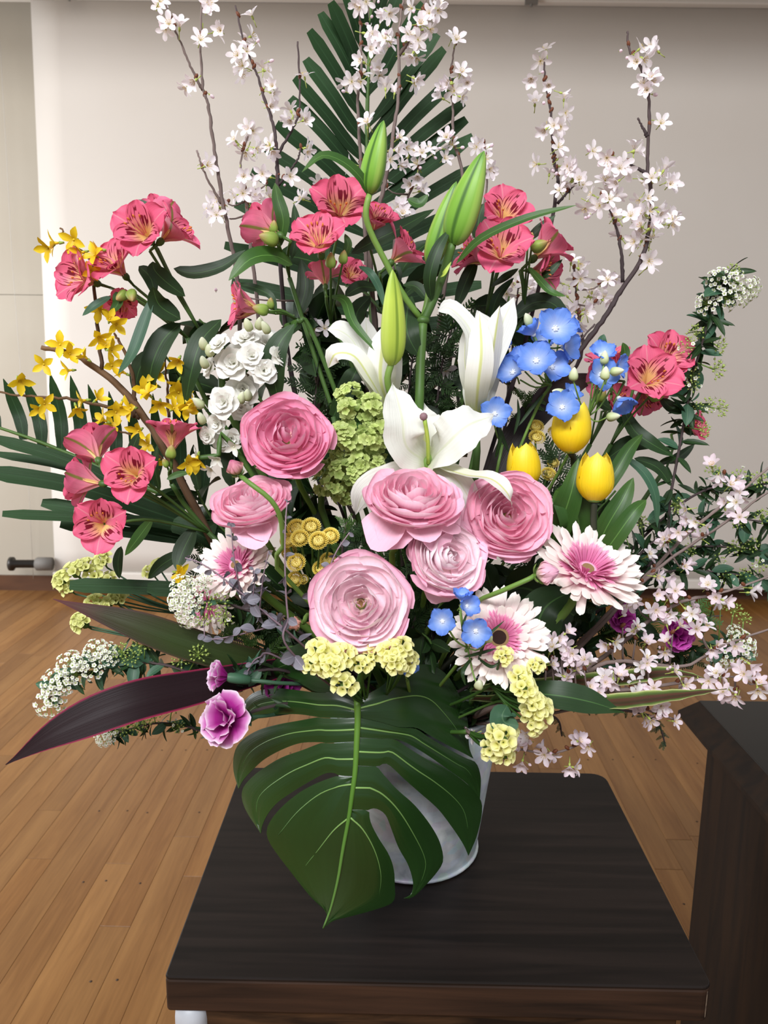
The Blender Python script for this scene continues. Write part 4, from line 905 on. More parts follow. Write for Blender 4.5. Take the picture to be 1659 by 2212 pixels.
alstem('two pink alstroemeria half hidden behind the leaning lily stem', (830, 680, .97), [(818, 468, .93, (.3, .55, .5), 46), (878, 535, .92, (.65, .55, .25), 58), (760, 590, 1.0, (.2, .2, .6), 36)], (),
       [([(758, 548, .92), (810, 520, .91), (870, 490, .92), (938, 452, .95)], 26, LD), ([(870, 640, .95), (900, 620, .94), (930, 650, .94)], 16, LD), ([(800, 640, .96), (770, 680, .96), (780, 740, .96)], 26, LD), ([(880, 430, 1.0), (905, 440, 1.0), (925, 420, 1.0)], 16, LM)], via=((840, 840, .95),))
alstem('two pink alstroemeria stacked at upper right beside the big lily bud', (1050, 680, .97), [(1092, 455, .93, (.05, .35, .9), 58), (1085, 532, .90, (-.05, .3, .95), 66), (1015, 550, .95, (-.7, .3, .2), 52)], (),
       [([(985, 665, .95), (1010, 600, .95), (1030, 560, .96)], 20, LD), ([(1030, 520, .97), (1035, 470, .97), (1045, 440, .97)], 24, LD), ([(1060, 620, .95), (1090, 600, .93), (1120, 580, .93)], 12, LD)], via=((1010, 800, .97),))
alstem('pink alstroemeria pair in profile with green buds right of the lily bud', (1130, 690, .96), [(1190, 525, .93, (.65, .55, .2), 60), (1180, 585, .94, (.4, -.1, .3), 48)], [(1165, 530, .91, .6, .15, 40), (1145, 515, .92, .2, .6, 28)],
       [([(1140, 575, .93), (1165, 605, .91), (1190, 630, .9), (1222, 640, .9)], 13, LM), ([(1105, 690, .95), (1150, 655, .95), (1200, 660, .95), (1245, 735, .95)], 26, LD), ([(1160, 600, .94), (1185, 590, .93), (1215, 560, .93)], 12, LD), ([(1140, 520, .95), (1165, 495, .95), (1200, 465, .95)], 14, LD), ([(1060, 690, .95), (1075, 640, .94), (1110, 600, .94)], 14, LD)], via=((1060, 830, .97),))
alstem('deep pink alstroemeria pair at far right before the spirea', (1320, 960, .92), [(1405, 812, .87, (-.05, .3, .95), 64), (1445, 768, .90, (.2, .35, .85), 58), (1400, 855, .93, (.1, -.3, .3), 44)], [(1420, 855, .87, .7, .1, 36)],
       [([(1345, 880, .92), (1370, 930, .9), (1410, 960, .89), (1455, 985, .9)], 24, LD), ([(1330, 905, .92), (1360, 915, .92), (1385, 935, .92)], 16, LD), ([(1430, 860, .92), (1450, 880, .9), (1480, 890, .9)], 20, LD), ([(1300, 1000, .93), (1360, 960, .92), (1420, 962, .92)], 26, LD), ([(1345, 985, .9), (1390, 1020, .89), (1415, 1070, .89), (1420, 1140, .9)], 15, LBL), ([(1370, 990, .9), (1420, 1010, .9), (1450, 1050, .9)], 18, LD)], via=((1180, 1200, .92),))
alstem('deep red-pink alstroemeria behind the blue delphinium at right', (1275, 960, .97), [(1318, 780, .96, (-.1, .6, .25), 56), (1300, 820, .97, (-.8, .0, .3), 44), (1340, 870, .98, (.2, .1, .4), 44)], [(1300, 855, .93, .2, .5, 30)],
       [([(1305, 770, .94), (1300, 740, .94), (1305, 722, .94)], 14, LBL), ([(1345, 780, .94), (1350, 760, .94), (1345, 740, .94)], 14, LM), ([(1285, 840, .95), (1300, 870, .95), (1320, 885, .95)], 18, LD)], via=((1160, 1150, .95),))
alstem('pink alstroemeria petals glimpsed behind the spirea stem', (1440, 1010, .97), [(1500, 920, .99, (.5, .2, .5), 40)], (), [([(1440, 1000, .97), (1470, 985, .97), (1500, 960, .97)], 14, LD)], via=((1250, 1250, .96),))
# ---------------------------------------------------------------- lilies
def tepal(th, flower, pts, wpx, mat, hint=(0, .2, 1), fold=.28, ruf=1.2, prof=None):
    q = PP(pts); m = pts[len(pts) // 2]; s = S(m[0], m[1], m[2]); mb = MB()
    ribbon(mb, q, wpx * s, prof or (lambda t: (.30 + .70 * sin(pi * min(1, t * .82 + .12)) ** 1.1) * (1 if t < .75 else max(.03, 1 - ((t - .75) / .25) ** 1.8))), D(*hint), fold, 8, 20, ruf * s, 5)
    return th.part('petal', mb, mat, flower)
def lily_bud(th, a, b, wpx, mat, yellow=False):
    s = S(*a); o = th.part('bud', bud_mb(P(*a), P(*b), wpx * s, 24, 3, .12, 20, .05), mat); return o
L1 = Thing('lily_stem', 'tall lily stem with green buds and one wide open white flower', 'flower', base(.03), 'white lilies')
mb = MB(); q = PP([(905, 890, .87), (908, 790, .88), (914, 690, .89)]); mb.tube(crom([L1.org, P(895, 1050, .9)] + q, 18), .0052, 12); L1.part('stem', mb, M_STEM)
mb = MB(); mb.ball(P(914, 692, .89), .0078, 0, 10, 6, V((0, 0, 1)), .7); L1.part('stem_node', mb, M_STEM)
for pts, r in (([(912, 692, .89), (870, 635, .885), (830, 560, .88), (800, 500, .875), (790, 460, .87), (798, 420, .87)], .0034), ([(916, 692, .89), (935, 650, .89), (958, 590, .89), (978, 525, .885)], .0048), ([(914, 690, .895), (925, 640, .9), (932, 570, .905)], .0036),
               ([(905, 892, .87), (875, 882, .86), (848, 860, .85), (837, 820, .84), (846, 782, .84)], .0036), ([(905, 895, .87), (915, 930, .85), (925, 990, .83)], .004)):
    mb = MB(); mb.tube(crom(PP(pts), 14), r, 10); L1.part('branch_stem', mb, M_STEM if r > .0036 else M_STEMP)
lily_bud(L1, (798, 418, .87), (829, 260, .86), 26, M_LBUD); lily_bud(L1, (980, 528, .885), (1046, 326, .87), 34, M_LBUD); lily_bud(L1, (930, 575, .905), (986, 392, .90), 24, M_LBUD); lily_bud(L1, (846, 788, .84), (848, 582, .82), 27, M_LBUDY)
for pts, wp, m in (([(798, 425, .87), (780, 385, .86), (742, 350, .85), (695, 336, .84), (652, 372, .83)], 17, M_LEAFM), ([(985, 570, .88), (1040, 515, .86), (1140, 470, .84), (1246, 443, .83)], 14, M_LEAFM), ([(932, 650, .885), (928, 600, .87), (945, 540, .87), (972, 495, .88)], 20, M_LEAF),
                   ([(905, 770, .88), (880, 720, .88), (880, 670, .9), (890, 640, .9)], 34, M_LEAF), ([(950, 600, .88), (960, 590, .87), (975, 565, .87)], 6, M_LBUDY), ([(925, 650, .9), (900, 620, .91), (870, 615, .92)], 16, M_LEAF)):
    leafp(L1, pts, wp, m)
fo = L1.part('flower', (lambda m: (m.ball(P(925, 1000, .83), .010, 0, 10, 6), m)[1])(MB()), M_STEMP)
# open flower: six recurved tepals + pistil
tepal(L1, fo, [(925, 1000, .83), (878, 965, .80), (868, 900, .80), (848, 828, .83)], 52, M_LILY, (.4, .1, 1), .25, 6)
tepal(L1, fo, [(925, 1000, .83), (965, 960, .80), (1010, 920, .80), (1066, 898, .82)], 55, M_LILY, (-.1, .5, 1), .2, 6)
tepal(L1, fo, [(930, 1000, .83), (1000, 1025, .78), (1060, 1035, .75), (1095, 1065, .74), (1106, 1095, .745)], 24, M_LILYB, (.1, .8, .6), .3, 1.2)
tepal(L1, fo, [(930, 1000, .83), (980, 1030, .80), (1010, 1070, .79), (1035, 1125, .79)], 28, M_LILY, (-.3, .3, 1), .25, 2.0)
tepal(L1, fo, [(920, 1000, .83), (850, 1030, .80), (790, 1060, .79), (768, 1112, .80)], 32, M_LILY, (.3, .4, 1), .3, 2.0)
tepal(L1, fo, [(920, 1000, .83), (915, 940, .84), (905, 900, .86), (915, 870, .88)], 45, M_LILYB, (0, .2, 1), .2, 1.0)
mb = MB(); mb.tube(crom(PP([(925, 1000, .82), (924, 950, .80), (917, 905, .79)]), 8), .0022, 8); L1.part('pistil', mb, M_LBUDY, fo)
mb = MB(); mb.ball(P(915, 900, .79), .0042, 0, 8, 5); L1.part('stigma', mb, M_STIG, fo)

L2 = Thing('lily_stem', 'half open white lily trumpet standing right of the stem', 'flower', base(.04), 'white lilies')
b0 = (1028, 893, .88); mb = MB(); mb.tube(stem_path(P(*b0), D(-.1, 1, .1), L2.org), .004, 10); L2.part('stem', mb, M_STEM)
fo = L2.part('flower', (lambda m: (m.ball(P(1028, 885, .885), .007, 0, 10, 6), m)[1])(MB()), M_STEMP)
wide = lambda t: (.42 + .58 * sin(pi * min(1, t * .75 + .14)) ** 1.0) * (1 if t < .78 else max(.03, 1 - ((t - .78) / .22) ** 1.8))
tepal(L2, fo, [(1028, 894, .88), (1030, 820, .875), (1075, 720, .88), (1110, 642, .885)], 34, M_LILY, (-.35, 0, 1), -.3, 1.2, wide)
tepal(L2, fo, [(1028, 894, .88), (1020, 800, .86), (1018, 720, .865), (975, 668, .87), (946, 672, .87)], 24, M_LILY, (.5, .3, 1), .3, .6, wide)
tepal(L2, fo, [(1028, 895, .875), (1033, 830, .845), (1040, 760, .84), (1036, 672, .86)], 30, M_LILYB, (0, 0, 1), -.45, .3, wide)
tepal(L2, fo, [(1028, 894, .88), (1055, 820, .862), (1068, 740, .865), (1080, 660, .875)], 28, M_LILYB, (.6, 0, 1), -.35, .6, wide)
tepal(L2, fo, [(1028, 894, .885), (1010, 820, .875), (1005, 760, .875), (1012, 690, .88)], 22, M_LILYB, (-.7, 0, 1), -.3, .6, wide)
tepal(L2, fo, [(1028, 894, .89), (1045, 820, .91), (1055, 740, .92), (1030, 670, .93)], 34, M_LILY, (0, 0, 1), .2, 1, wide)

L3 = Thing('lily_stem', 'white lily trumpet opening left behind the lime bud', 'flower', base(.04), 'white lilies')
mb = MB(); mb.tube(stem_path(P(838, 872, .89), D(-.15, 1, .1), L3.org), .004, 10); L3.part('stem', mb, M_STEM)
fo = L3.part('flower', (lambda m: (m.ball(P(838, 868, .89), .007, 0, 10, 6), m)[1])(MB()), M_STEMP)
tepal(L3, fo, [(835, 880, .88), (800, 820, .85), (765, 770, .845), (725, 765, .845), (709, 795, .85)], 24, M_LILYB, (.6, .5, 1), .3, .5, wide)
tepal(L3, fo, [(838, 880, .885), (790, 800, .88), (765, 740, .89), (735, 715, .89), (708, 712, .89)], 26, M_LILY, (.4, .3, 1), .3, .8, wide)
tepal(L3, fo, [(838, 880, .89), (815, 800, .92), (795, 740, .93), (790, 685, .93)], 26, M_LILY, (0, 0, 1), .2, .8, wide)
tepal(L3, fo, [(838, 880, .885), (822, 820, .86), (825, 760, .86), (832, 700, .87)], 34, M_LILYB, (-.1, 0, 1), -.35, .6, wide)
tepal(L3, fo, [(838, 880, .89), (848, 820, .885), (850, 760, .89), (845, 690, .90)], 26, M_LILYB, (.5, 0, 1), -.3, .6, wide)

# ---------------------------------------------------------------- ranunculus
ranunculus('deepest pink ranunculus, large, just below the white stock', 620, 930, .80, (.10, .42, .90), 108, 0, 11, wild=1.6)
ranunculus('pink ranunculus seen from the side with two hanging petals, left of centre', 540, 1068, .77, (-.12, .80, .58), 94, 1, 12, ((.15, -1, -6, .95), (.4, -1, 4, .82), (-.2, -.9, 22, .7)))
ranunculus('frilly pink ranunculus before the open lily, bare stem showing below', 895, 1052, .75, (.05, .78, .62), 112, 1, 13, ((-.75, -.9, -12, 1.05), (-.45, -1, -6, .9), (.55, -1, 0, .95), (.2, -1, 10, .85), (.95, -.5, 10, .9)), 4, [(866, 1120, .77), (856, 1180, .78), (849, 1240, .80)])
ranunculus('round pink ranunculus under the curling lily petal at right', 1105, 1108, .77, (.12, .28, .95), 106, 1, 14, ((.1, -1, 10, .8), (.6, -1, 14, .85), (-.6, -.8, 20, .8)))
ranunculus('ruffled light pink ranunculus between the frilly one and the gerberas', 975, 1200, .735, (.28, .30, .9), 94, 2, 15, ((-.6, -.9, 0, .75), (-.15, -1, 0, .9), (-.9, .3, 20, .8)), 3, wild=2.2)
ranunculus('palest pink ranunculus, lowest of all, above the monstera leaf', 778, 1300, .715, (-.02, .22, .97), 118, 2, 16, ((-.3, -1, 30, .72), (-.9, -.3, 30, .78), (.55, -.9, 34, .7)))
def ran_bud(label, x, y, Y, axis, r, mat, stem, sep):
    ax = D(*axis); s = r * S(x, y, Y); bs = base(.05); th = Thing('ranunculus_bud', label, 'flower bud', bs, 'ranunculus buds'); pos = P(x, y, Y); rg = random.Random(int(x)); Mf = frame(pos - ax * s * .8, ax, 0, s * .95)
    for k, (n, sc) in enumerate(((3, .80), (4, .92), (5, 1.04))):
        for i in range(n): th.inst('petal', BUDP, Mf @ rotz(2 * pi * (i + .5 * k) / n + rg.uniform(-.2, .2)) @ M4.Scale(sc, 4), mat)
    for i in range(4): th.inst('sepal', BUDS, Mf @ rotz(2 * pi * i / 4 + .4) @ M4.Translation((0, 0, -.08)) @ M4.Rotation(radians(-sep), 4, 'X'), M_STEMP)
    mb = MB(); mb.tube(crom([pos - ax * s * .85] + PP(stem) + [bs], 16), .0024, 8); th.part('stem', mb, M_STEMP)
BUDP = petal(2.3, .95, oval, radians(85), radians(-62), .1, .55, .02, 2, 6, 8, 0, 5, .8).mesh('petal', M_RANB)
BUDS = petal(1.25, .42, lance, radians(95), radians(10), .05, .4, 0, 2, 4, 6, 0, 6).mesh('sepal', M_STEMP)
ran_bud('dark pink ranunculus bud on an arching stem above the side-facing ranunculus', 508, 1011, .72, (-.35, .75, .45), 22, M_RANB, [(545, 1048, .71), (585, 1080, .71), (606, 1120, .72), (612, 1180, .74), (625, 1260, .78)], 8)
ran_bud('tiny dusty pink ranunculus bud left of the palest bloom', 636, 1347, .72, (-.25, .25, .9), 18, T('ranunculus_bud_dusty', [(0, '#c8b48a'), (.5, '#d8a090'), (1, '#cf8a86')], .5, .1, .1, .2, 16), [(655, 1345, .74), (690, 1350, .80)], 14)
ran_bud('pale pink ranunculus bud on a stem curving right, touching the gerbera', 1180, 1238, .71, (.75, .18, .45), 30, M_RANBP, [(1140, 1252, .71), (1080, 1278, .72), (1030, 1300, .75), (990, 1340, .80)], 10)

# ---------------------------------------------------------------- gerberas
gerbera('white and pink gerbera tilted upward at right, side petals hanging', 1268, 1232, .77, (.16, .72, .68), 128, 'gold', 21, [(1230, 1310, .79), (1180, 1365, .80), (1120, 1420, .82)], -2)
gerbera('white and pink gerbera with dark centre facing front', 1078, 1378, .735, (-.10, .30, .95), 114, 'dark', 22)
gerbera('faded cream and pink gerbera half hidden by eucalyptus at left', 510, 1222, .80, (-.25, .55, .8), 92, 'gold', 23)
gerbera('gerbera mostly covered by white spirea flowers at left', 440, 1305, .84, (-.2, -.2, .9), 72, 'gold', 24)

# ---------------------------------------------------------------- tulips
def tulip(label, x, y, Y, axis, r, seed, stem, leaves):
    ax = D(*axis); s = r * S(x, y, Y); pos = P(x, y, Y) - ax * s; bs = base(.05); th = Thing('tulip', label, 'flower', bs, 'yellow tulips'); Mf = frame(pos, ax, seed, s)
    th.inst('receptacle', TCORE, Mf)
    for k in range(3):
        th.inst('petal', TUL[0], Mf @ rotz(2 * pi * k / 3) @ M4.Rotation(radians(rnd(-2, 2)), 4, 'X'), M_TUL)
        th.inst('petal', TUL[1], Mf @ rotz(2 * pi * k / 3 + pi / 3) @ M4.Scale(.93, 4), M_TUL)
    mb = MB(); mb.tube(crom([pos + ax * .02 * s] + PP(stem) + [bs], 14), .0035, 10); th.part('stem', mb, M_STEMD)
    for pts, wp, m in leaves: leafp(th, pts, wp, m, prof=lambda t: max(.03, sin(pi * min(1, (t * .8 + .2))) ** .7), fold=.35, hint=(-.2, .2, 1))
tulip('tallest yellow tulip beside the small blue delphinium flower', 1234, 922, .82, (0, 1, .15), 56, .5, [(1240, 1000, .83), (1232, 1080, .85), (1180, 1300, .88)], [([(1190, 1175, .84), (1215, 1120, .82), (1235, 1060, .81), (1250, 990, .82)], 30, M_LEAFM), ([(1235, 1180, .84), (1250, 1130, .82), (1225, 1075, .82), (1200, 1060, .84)], 42, M_LEAFM)])
tulip('yellow tulip partly behind the round pink ranunculus', 1132, 1005, .84, (-.04, 1, .15), 50, 1.3, [(1140, 1080, .86), (1130, 1250, .9)], ())
tulip('lowest yellow tulip with two upright petals, rightmost of three', 1287, 1030, .80, (.03, 1, .12), 54, 2.1, [(1282, 1110, .80), (1275, 1180, .81), (1210, 1340, .86)], [([(1275, 1215, .82), (1310, 1140, .80), (1345, 1080, .80), (1368, 1032, .81)], 24, M_LEAFM), ([(1280, 1230, .81), (1330, 1160, .79), (1370, 1105, .79), (1396, 1080, .8)], 20, M_LEAFM), ([(1290, 1080, .86), (1330, 1020, .86), (1360, 970, .87), (1388, 938, .88)], 17, M_LEAFM), ([(1240, 1330, .83), (1180, 1290, .82), (1130, 1270, .84), (1090, 1280, .86)], 55, M_LEAF)])

# ---------------------------------------------------------------- delphinium
def delph(label, node, fl, buds, bs=None, leaves=(), via=()):
    bs = bs or base(.05); th = Thing('delphinium_stem', label, 'flower', bs, 'blue delphinium stems'); nd = P(*node)
    mb = MB(); mb.tube(crom([nd] + PP(via) + [bs], 12) if via else stem_path(nd, (nd - bs).normalized(), bs), .0018, 6); th.part('stem', mb, M_STEMP)
    for i, (x, y, Y, r, ax) in enumerate(fl):
        a = D(*ax); p = P(x, y, Y); s = 1.12 * r * S(x, y, Y); th.inst('flower', DEL[(0 if ax[2] > .75 else 1 if ax[2] > .4 else 2)], frame(p - a * .3 * s, a, rnd(0, 6), s))
        e = p - a * 1.05 * s; mb = MB(); mb.tube(crom([nd, (nd + e) / 2 - V((0, 0, .006)), e], 7), .0010, 5); th.part('pedicel', mb, M_STEMP)
    for x, y, Y, dx, dy in buds:
        a = D(dx, dy, .3); s = 30 * S(x, y, Y); p = P(x, y, Y) - a * s * .5; th.inst('bud', ALBUD, frame(p, a, 0, s), M_BUDG); mb = MB(); mb.tube(crom([nd, (nd + p) / 2 - V((0, 0, .005)), p], 6), .0009, 5); th.part('pedicel', mb, M_STEMP)
    for pts, wp in leaves: leafp(th, pts, wp, M_LEAF)
delph('spray of bright blue delphinium above the tulips', (1190, 830, .90), [(1202, 706, .86, 44, (.1, .2, .95)), (1158, 775, .85, 42, (-.2, .3, .9)), (1196, 790, .87, 38, (.2, .2, .8)), (1226, 748, .88, 38, (.6, .0, .6)), (1105, 800, .88, 38, (-.5, .3, .7)), (1128, 772, .89, 32, (-.2, .5, .5)), (1148, 715, .89, 34, (-.5, .7, .2)), (1238, 705, .90, 26, (.7, .3, .3)), (1172, 735, .91, 28, (0, .3, .6)), (1095, 740, .91, 24, (-.6, .1, .5))], [(1140, 690, .9, -.3, .6)], via=((1130, 950, .91),),
      leaves=[([(1110, 940, .9), (1120, 900, .9), (1118, 860, .9)], 5), ([(1100, 980, .9), (1080, 930, .9), (1075, 900, .9)], 6), ([(1120, 920, .9), (1150, 880, .9), (1175, 850, .9)], 5)])
delph('single blue delphinium flower at the lily trumpet base', (1085, 960, .88), [(1070, 892, .86, 34, (.0, .1, .9))], [], leaves=[([(1070, 990, .88), (1080, 950, .87), (1075, 920, .87)], 6)])
delph('small delphinium sprig with buds between tulip and red alstroemeria', (1270, 900, .86), [(1302, 762, .85, 32, (0, .5, .6)), (1302, 808, .84, 36, (.2, .0, .85)), (1338, 790, .86, 28, (.6, -.1, .5)), (1342, 868, .85, 36, (.3, -.7, .4)), (1215, 877, .80, 36, (-.1, .2, .9)), (1235, 850, .87, 26, (.3, .4, .5))], [(1240, 808, .83, 0, 1), (1308, 806, .82, 0, .9), (1333, 802, .83, .9, .1), (1325, 900, .84, .9, .1), (1205, 848, .85, -.8, .2), (1306, 772, .84, 0, 1)], via=((1160, 1100, .9),))
delph('little delphinium sprig with blue flowers before the dark-centred gerbera', (1010, 1400, .72), [(955, 1342, .69, 30, (-.2, .1, 1)), (1028, 1365, .68, 33, (-.1, -.1, 1)), (998, 1290, .70, 28, (.1, .9, .3)), (1012, 1308, .70, 28, (.3, .2, .6))], [(1055, 1375, .69, .1, .6), (1035, 1478, .7, 0, .3)], bs=V((BX, BY - .06, TZ + .18)), leaves=[([(1000, 1420, .72), (1040, 1410, .71), (1075, 1400, .71)], 5), ([(1020, 1400, .72), (1000, 1360, .7), (1010, 1320, .7)], 5), ([(1030, 1420, .72), (1060, 1440, .7), (1080, 1430, .7)], 5), ([(1020, 1420, .72), (1000, 1450, .7), (1005, 1480, .7)], 6), ([(1030, 1440, .72), (1050, 1380, .7), (1090, 1340, .71)], 5)])
delph('blue delphinium petals peeping out behind the yellow statice', (880, 1470, .74), [(884, 1435, .72, 24, (.3, -.2, .8))], [], bs=V((BX, BY - .06, TZ + .18)))

# ---------------------------------------------------------------- white stock
th = Thing('white_stock', 'white double stock flower spike left of the deepest pink ranunculus', 'flower', base(.04))
mb = MB(); mb.tube(crom([P(560, 720, .90), P(530, 800, .9), P(500, 900, .9), th.org], 14), .0045, 8); th.part('stem', mb, M_STEM)
for i, (x, y, r, ax) in enumerate([(475, 745, 30, (-.4, .5, .8)), (505, 785, 46, (-.1, .1, 1)), (575, 745, 42, (.3, .4, .9)), (570, 800, 36, (.3, 0, .95)), (530, 735, 34, (0, .6, .7)), (525, 840, 42, (.1, -.2, .9)), (485, 870, 40, (-.2, 0, .95)), (470, 915, 28, (-.4, -.2, .9)), (455, 795, 28, (-.7, .1, .6)), (545, 770, 36, (.1, .1, .8)), (450, 940, 24, (-.4, -.3, .8)), (520, 880, 32, (.2, -.3, .8)), (600, 770, 28, (.6, .2, .6)), (500, 945, 26, (.2, -.4, .7)), (480, 955, 24, (0, -.4, .8))]):
    a = D(*ax); th.inst('floret', STK[i % 2], frame(P(x, y, .86 + .012 * (i % 3)), a, rnd(0, 6), r * S(x, y, .86)))
for x, y in ((442, 755), (455, 770), (445, 795), (580, 720), (560, 712), (440, 880), (440, 915), (540, 715), (520, 870), (535, 865)):
    a = D(rnd(-.6, .3), .5, .6); mb = bud_mb(P(x, y, .865), P(x, y, .865) + a * .017, .005, 10, 4, .08, 8, .2); th.part('bud', mb, M_BUDG)
th2 = Thing('snowflake_flower', 'small white bell flowers with yellow stamens under the white stock', 'flower', base(.04))
mb = MB(); mb.tube(crom([P(425, 990, .86), P(470, 985, .86), P(520, 985, .87), th2.org], 12), .003, 6); th2.part('stem', mb, M_STEM)
for x, y, ax in ((428, 985, (-.8, .2, .4)), (470, 990, (-.2, -.6, .6)), (505, 965, (0, -.4, .8)), (455, 1010, (-.3, -.6, .5))):
    th2.inst('flower', FOR[1], frame(P(x, y, .86), D(*ax), rnd(0, 6), 24 * S(x, y, .86)), M_STK)

# ---------------------------------------------------------------- viburnum (snowball) 
th = Thing('green_viburnum', 'lime green viburnum snowball between the pink ranunculus and the open lily', 'flower', base(.03)); c1, c2 = P(790, 930, .86), P(735, 1040, .87); mb = MB()
mb.tube(crom([c1, c2, P(700, 1120, .88), th.org], 12), .004, 8); th.part('stem', mb, M_STEM)
mb = MB(); mb.ball(c1, .020, 0, 12, 8); mb.ball(P(775, 985, .87), .020, 0, 12, 8); mb.ball(c2, .016, 0, 12, 8); th.part('flower_head_core', mb, M_LEAFM)
rg = random.Random(5)
for (x, y, R, n) in ((785, 915, 62, 88), (800, 960, 55, 50), (755, 975, 52, 50), (735, 1025, 50, 62), (770, 870, 32, 26), (745, 1065, 34, 24)):
    Yc = .855; c = P(x, y, Yc); Rm = R * S(x, y, Yc)
    for j in range(max(4, n // 6)):
        d = D(rg.uniform(-1, 1), rg.uniform(-1, 1), rg.uniform(.0, .9)); cc_ = c + d * Rm * rg.uniform(.72, 1.0); rs = rg.uniform(15, 21) * S(x, y, Yc)
        for i in range(6):
            e = (d * .8 + D(rg.uniform(-1, 1), rg.uniform(-1, 1), rg.uniform(-.2, 1))).normalized(); p = cc_ + e * rs
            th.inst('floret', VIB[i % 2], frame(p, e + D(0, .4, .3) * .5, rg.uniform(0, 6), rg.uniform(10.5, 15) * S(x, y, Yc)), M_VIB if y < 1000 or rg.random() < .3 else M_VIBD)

one = MB()
for k in range(5): one.merge(petal(1.0, .40, obov, radians(58), radians(85), .05, .25, 0, 3, 3, 3, 0, k), rotz(2 * pi * k / 5))
mb = MB()
for (x, y, R, n) in ((785, 915, 52, 60), (800, 960, 46, 36), (755, 975, 44, 36), (735, 1025, 42, 44), (770, 870, 26, 16), (745, 1065, 28, 18)):
    c = P(x, y, .862); sc = S(x, y, .862)
    for i in range(n):
        d = D(rg.uniform(-1, 1), rg.uniform(-1, 1), rg.uniform(.0, 1)); mb.merge(one, frame(c + d * R * sc * rg.uniform(.85, 1), d, rg.uniform(0, 6), rg.uniform(10, 14) * sc))
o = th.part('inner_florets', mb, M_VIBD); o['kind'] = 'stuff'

# ---------------------------------------------------------------- spirea
def spirea(label, stem, white, green, leaf_n, Y, seed, bs=None, lw=(30, 50), bmix=.3, r=.0022, ends=None):
    rg = random.Random(seed); bs = bs or base(.06); th = Thing('spirea_branch', label, 'branch', bs, 'white spirea branches')
    pts = crom([bs] + PP(stem, Y), 10 * len(stem)); mb = MB(); n = len(pts); mb.tube(pts, [r * (1 - .6 * i / n) for i in range(n)], 6); th.part('branch', mb, M_BARKD)
    vis = pts[10:]
    def near(x, y): return min(vis, key=lambda p: (p - P(x, y, p.y)).length)
    for kind, lst in ((0, white), (2, green)):
        for x, y, rr in lst:
            nd = near(x, y); p = P(x, y, nd.y - .01); d = p - nd; d = (d.normalized() if d.length > 1e-4 else D(0, 1, .3)); a = (d + D(0, .2, .5) * .7).normalized(); s = rr * S(x, y, nd.y)
            b = p - a * s * .75; k = kind if kind == 2 and rg.random() < .7 else (3 if kind == 2 else rg.randrange(2))
            th.inst('flower_cluster', UMB[k], frame(b, a, rg.uniform(0, 6), s)); mb = MB(); mb.tube([nd, (nd + b) / 2, b], .0008, 4); th.part('pedicel', mb, M_STEMP)
    for i in range(leaf_n):
        p = vis[rg.randrange(len(vis))]; d = D(rg.uniform(-1, 1), rg.uniform(-.5, 1), rg.uniform(-.1, .9)); s = rg.uniform(*lw) * p.y / F * 1.05
        me = LF_PIR if rg.random() > bmix else LF_PIRB; th.inst('leaf', me, frame(p, d, rg.uniform(0, 6), s) @ M4.Rotation(radians(-50), 4, 'X'), me.materials[0])
    return th
spirea('tall spirea branch at right edge topped with white flower clusters', [(1250, 1330), (1420, 1200), (1450, 1060), (1480, 900), (1500, 800), (1530, 700), (1550, 640), (1570, 590)], [(1550, 598, 27), (1600, 612, 30), (1635, 622, 26), (1585, 640, 30), (1525, 650, 26), (1615, 640, 24)],
       [(1592, 578, 20), (1500, 715, 24), (1480, 745, 24), (1565, 745, 24), (1562, 795, 28), (1570, 880, 24), (1542, 872, 24), (1518, 880, 20), (1530, 925, 24), (1495, 805, 24), (1470, 1090, 22), (1500, 830, 20)], 210, .90, 31, lw=(34, 60))
spirea('leafy spirea branch reaching the right edge behind the low cherry', [(1180, 1400), (1330, 1230), (1430, 1190), (1540, 1180), (1640, 1190), (1700, 1200)], [], [(1345, 1130, 20), (1385, 1120, 22), (1590, 1180, 22), (1625, 1170, 22), (1550, 1215, 22), (1640, 1230, 22), (1490, 1190, 18)], 170, .95, 32, lw=(32, 52))
spirea('leafy spirea twigs at right edge above the cherry tips', [(1180, 1380), (1400, 1150), (1520, 1060), (1620, 1050), (1690, 1040)], [], [(1540, 1010, 20), (1600, 1020, 22), (1640, 1030, 24), (1470, 1100, 18)], 120, .97, 33, lw=(32, 50))
spirea('leafy spirea twig sagging at right edge above the skirting', [(1180, 1400), (1400, 1250), (1540, 1235), (1690, 1262)], [], [(1610, 1240, 20), (1570, 1250, 20)], 110, .92, 38, lw=(32, 54))
spirea('leafy spirea twig ending at right edge below the tall one', [(1200, 1390), (1400, 1180), (1520, 1120), (1680, 1130)], [], [(1600, 1125, 22), (1500, 1140, 20), (1650, 1110, 22)], 100, .94, 39, lw=(32, 54))
spirea('low right spirea with white heads in front of the cabinet', [(1150, 1500), (1350, 1440), (1500, 1400), (1600, 1400)], [(1605, 1385, 30), (1620, 1410, 26), (1570, 1430, 28), (1550, 1440, 24), (1590, 1360, 18)], [(1590, 1310, 24), (1610, 1330, 20), (1560, 1300, 20)], 110, .86, 34)
spirea('spirea branch at lower left arching over the floor with white clusters', [(620, 1450), (480, 1470), (350, 1435), (250, 1432), (160, 1455), (105, 1510)], [(205, 1397, 26), (145, 1425, 28), (175, 1425, 24), (110, 1468, 30), (135, 1478, 26), (102, 1530, 32), (200, 1440, 28), (230, 1402, 22), (160, 1455, 26), (115, 1500, 28), (235, 1420, 20)],
       [(260, 1400, 24), (300, 1390, 24), (280, 1420, 22), (390, 1420, 24), (430, 1405, 26), (380, 1480, 24), (310, 1385, 22), (450, 1500, 22)], 130, .78, 35, lw=(38, 64), bmix=.55)
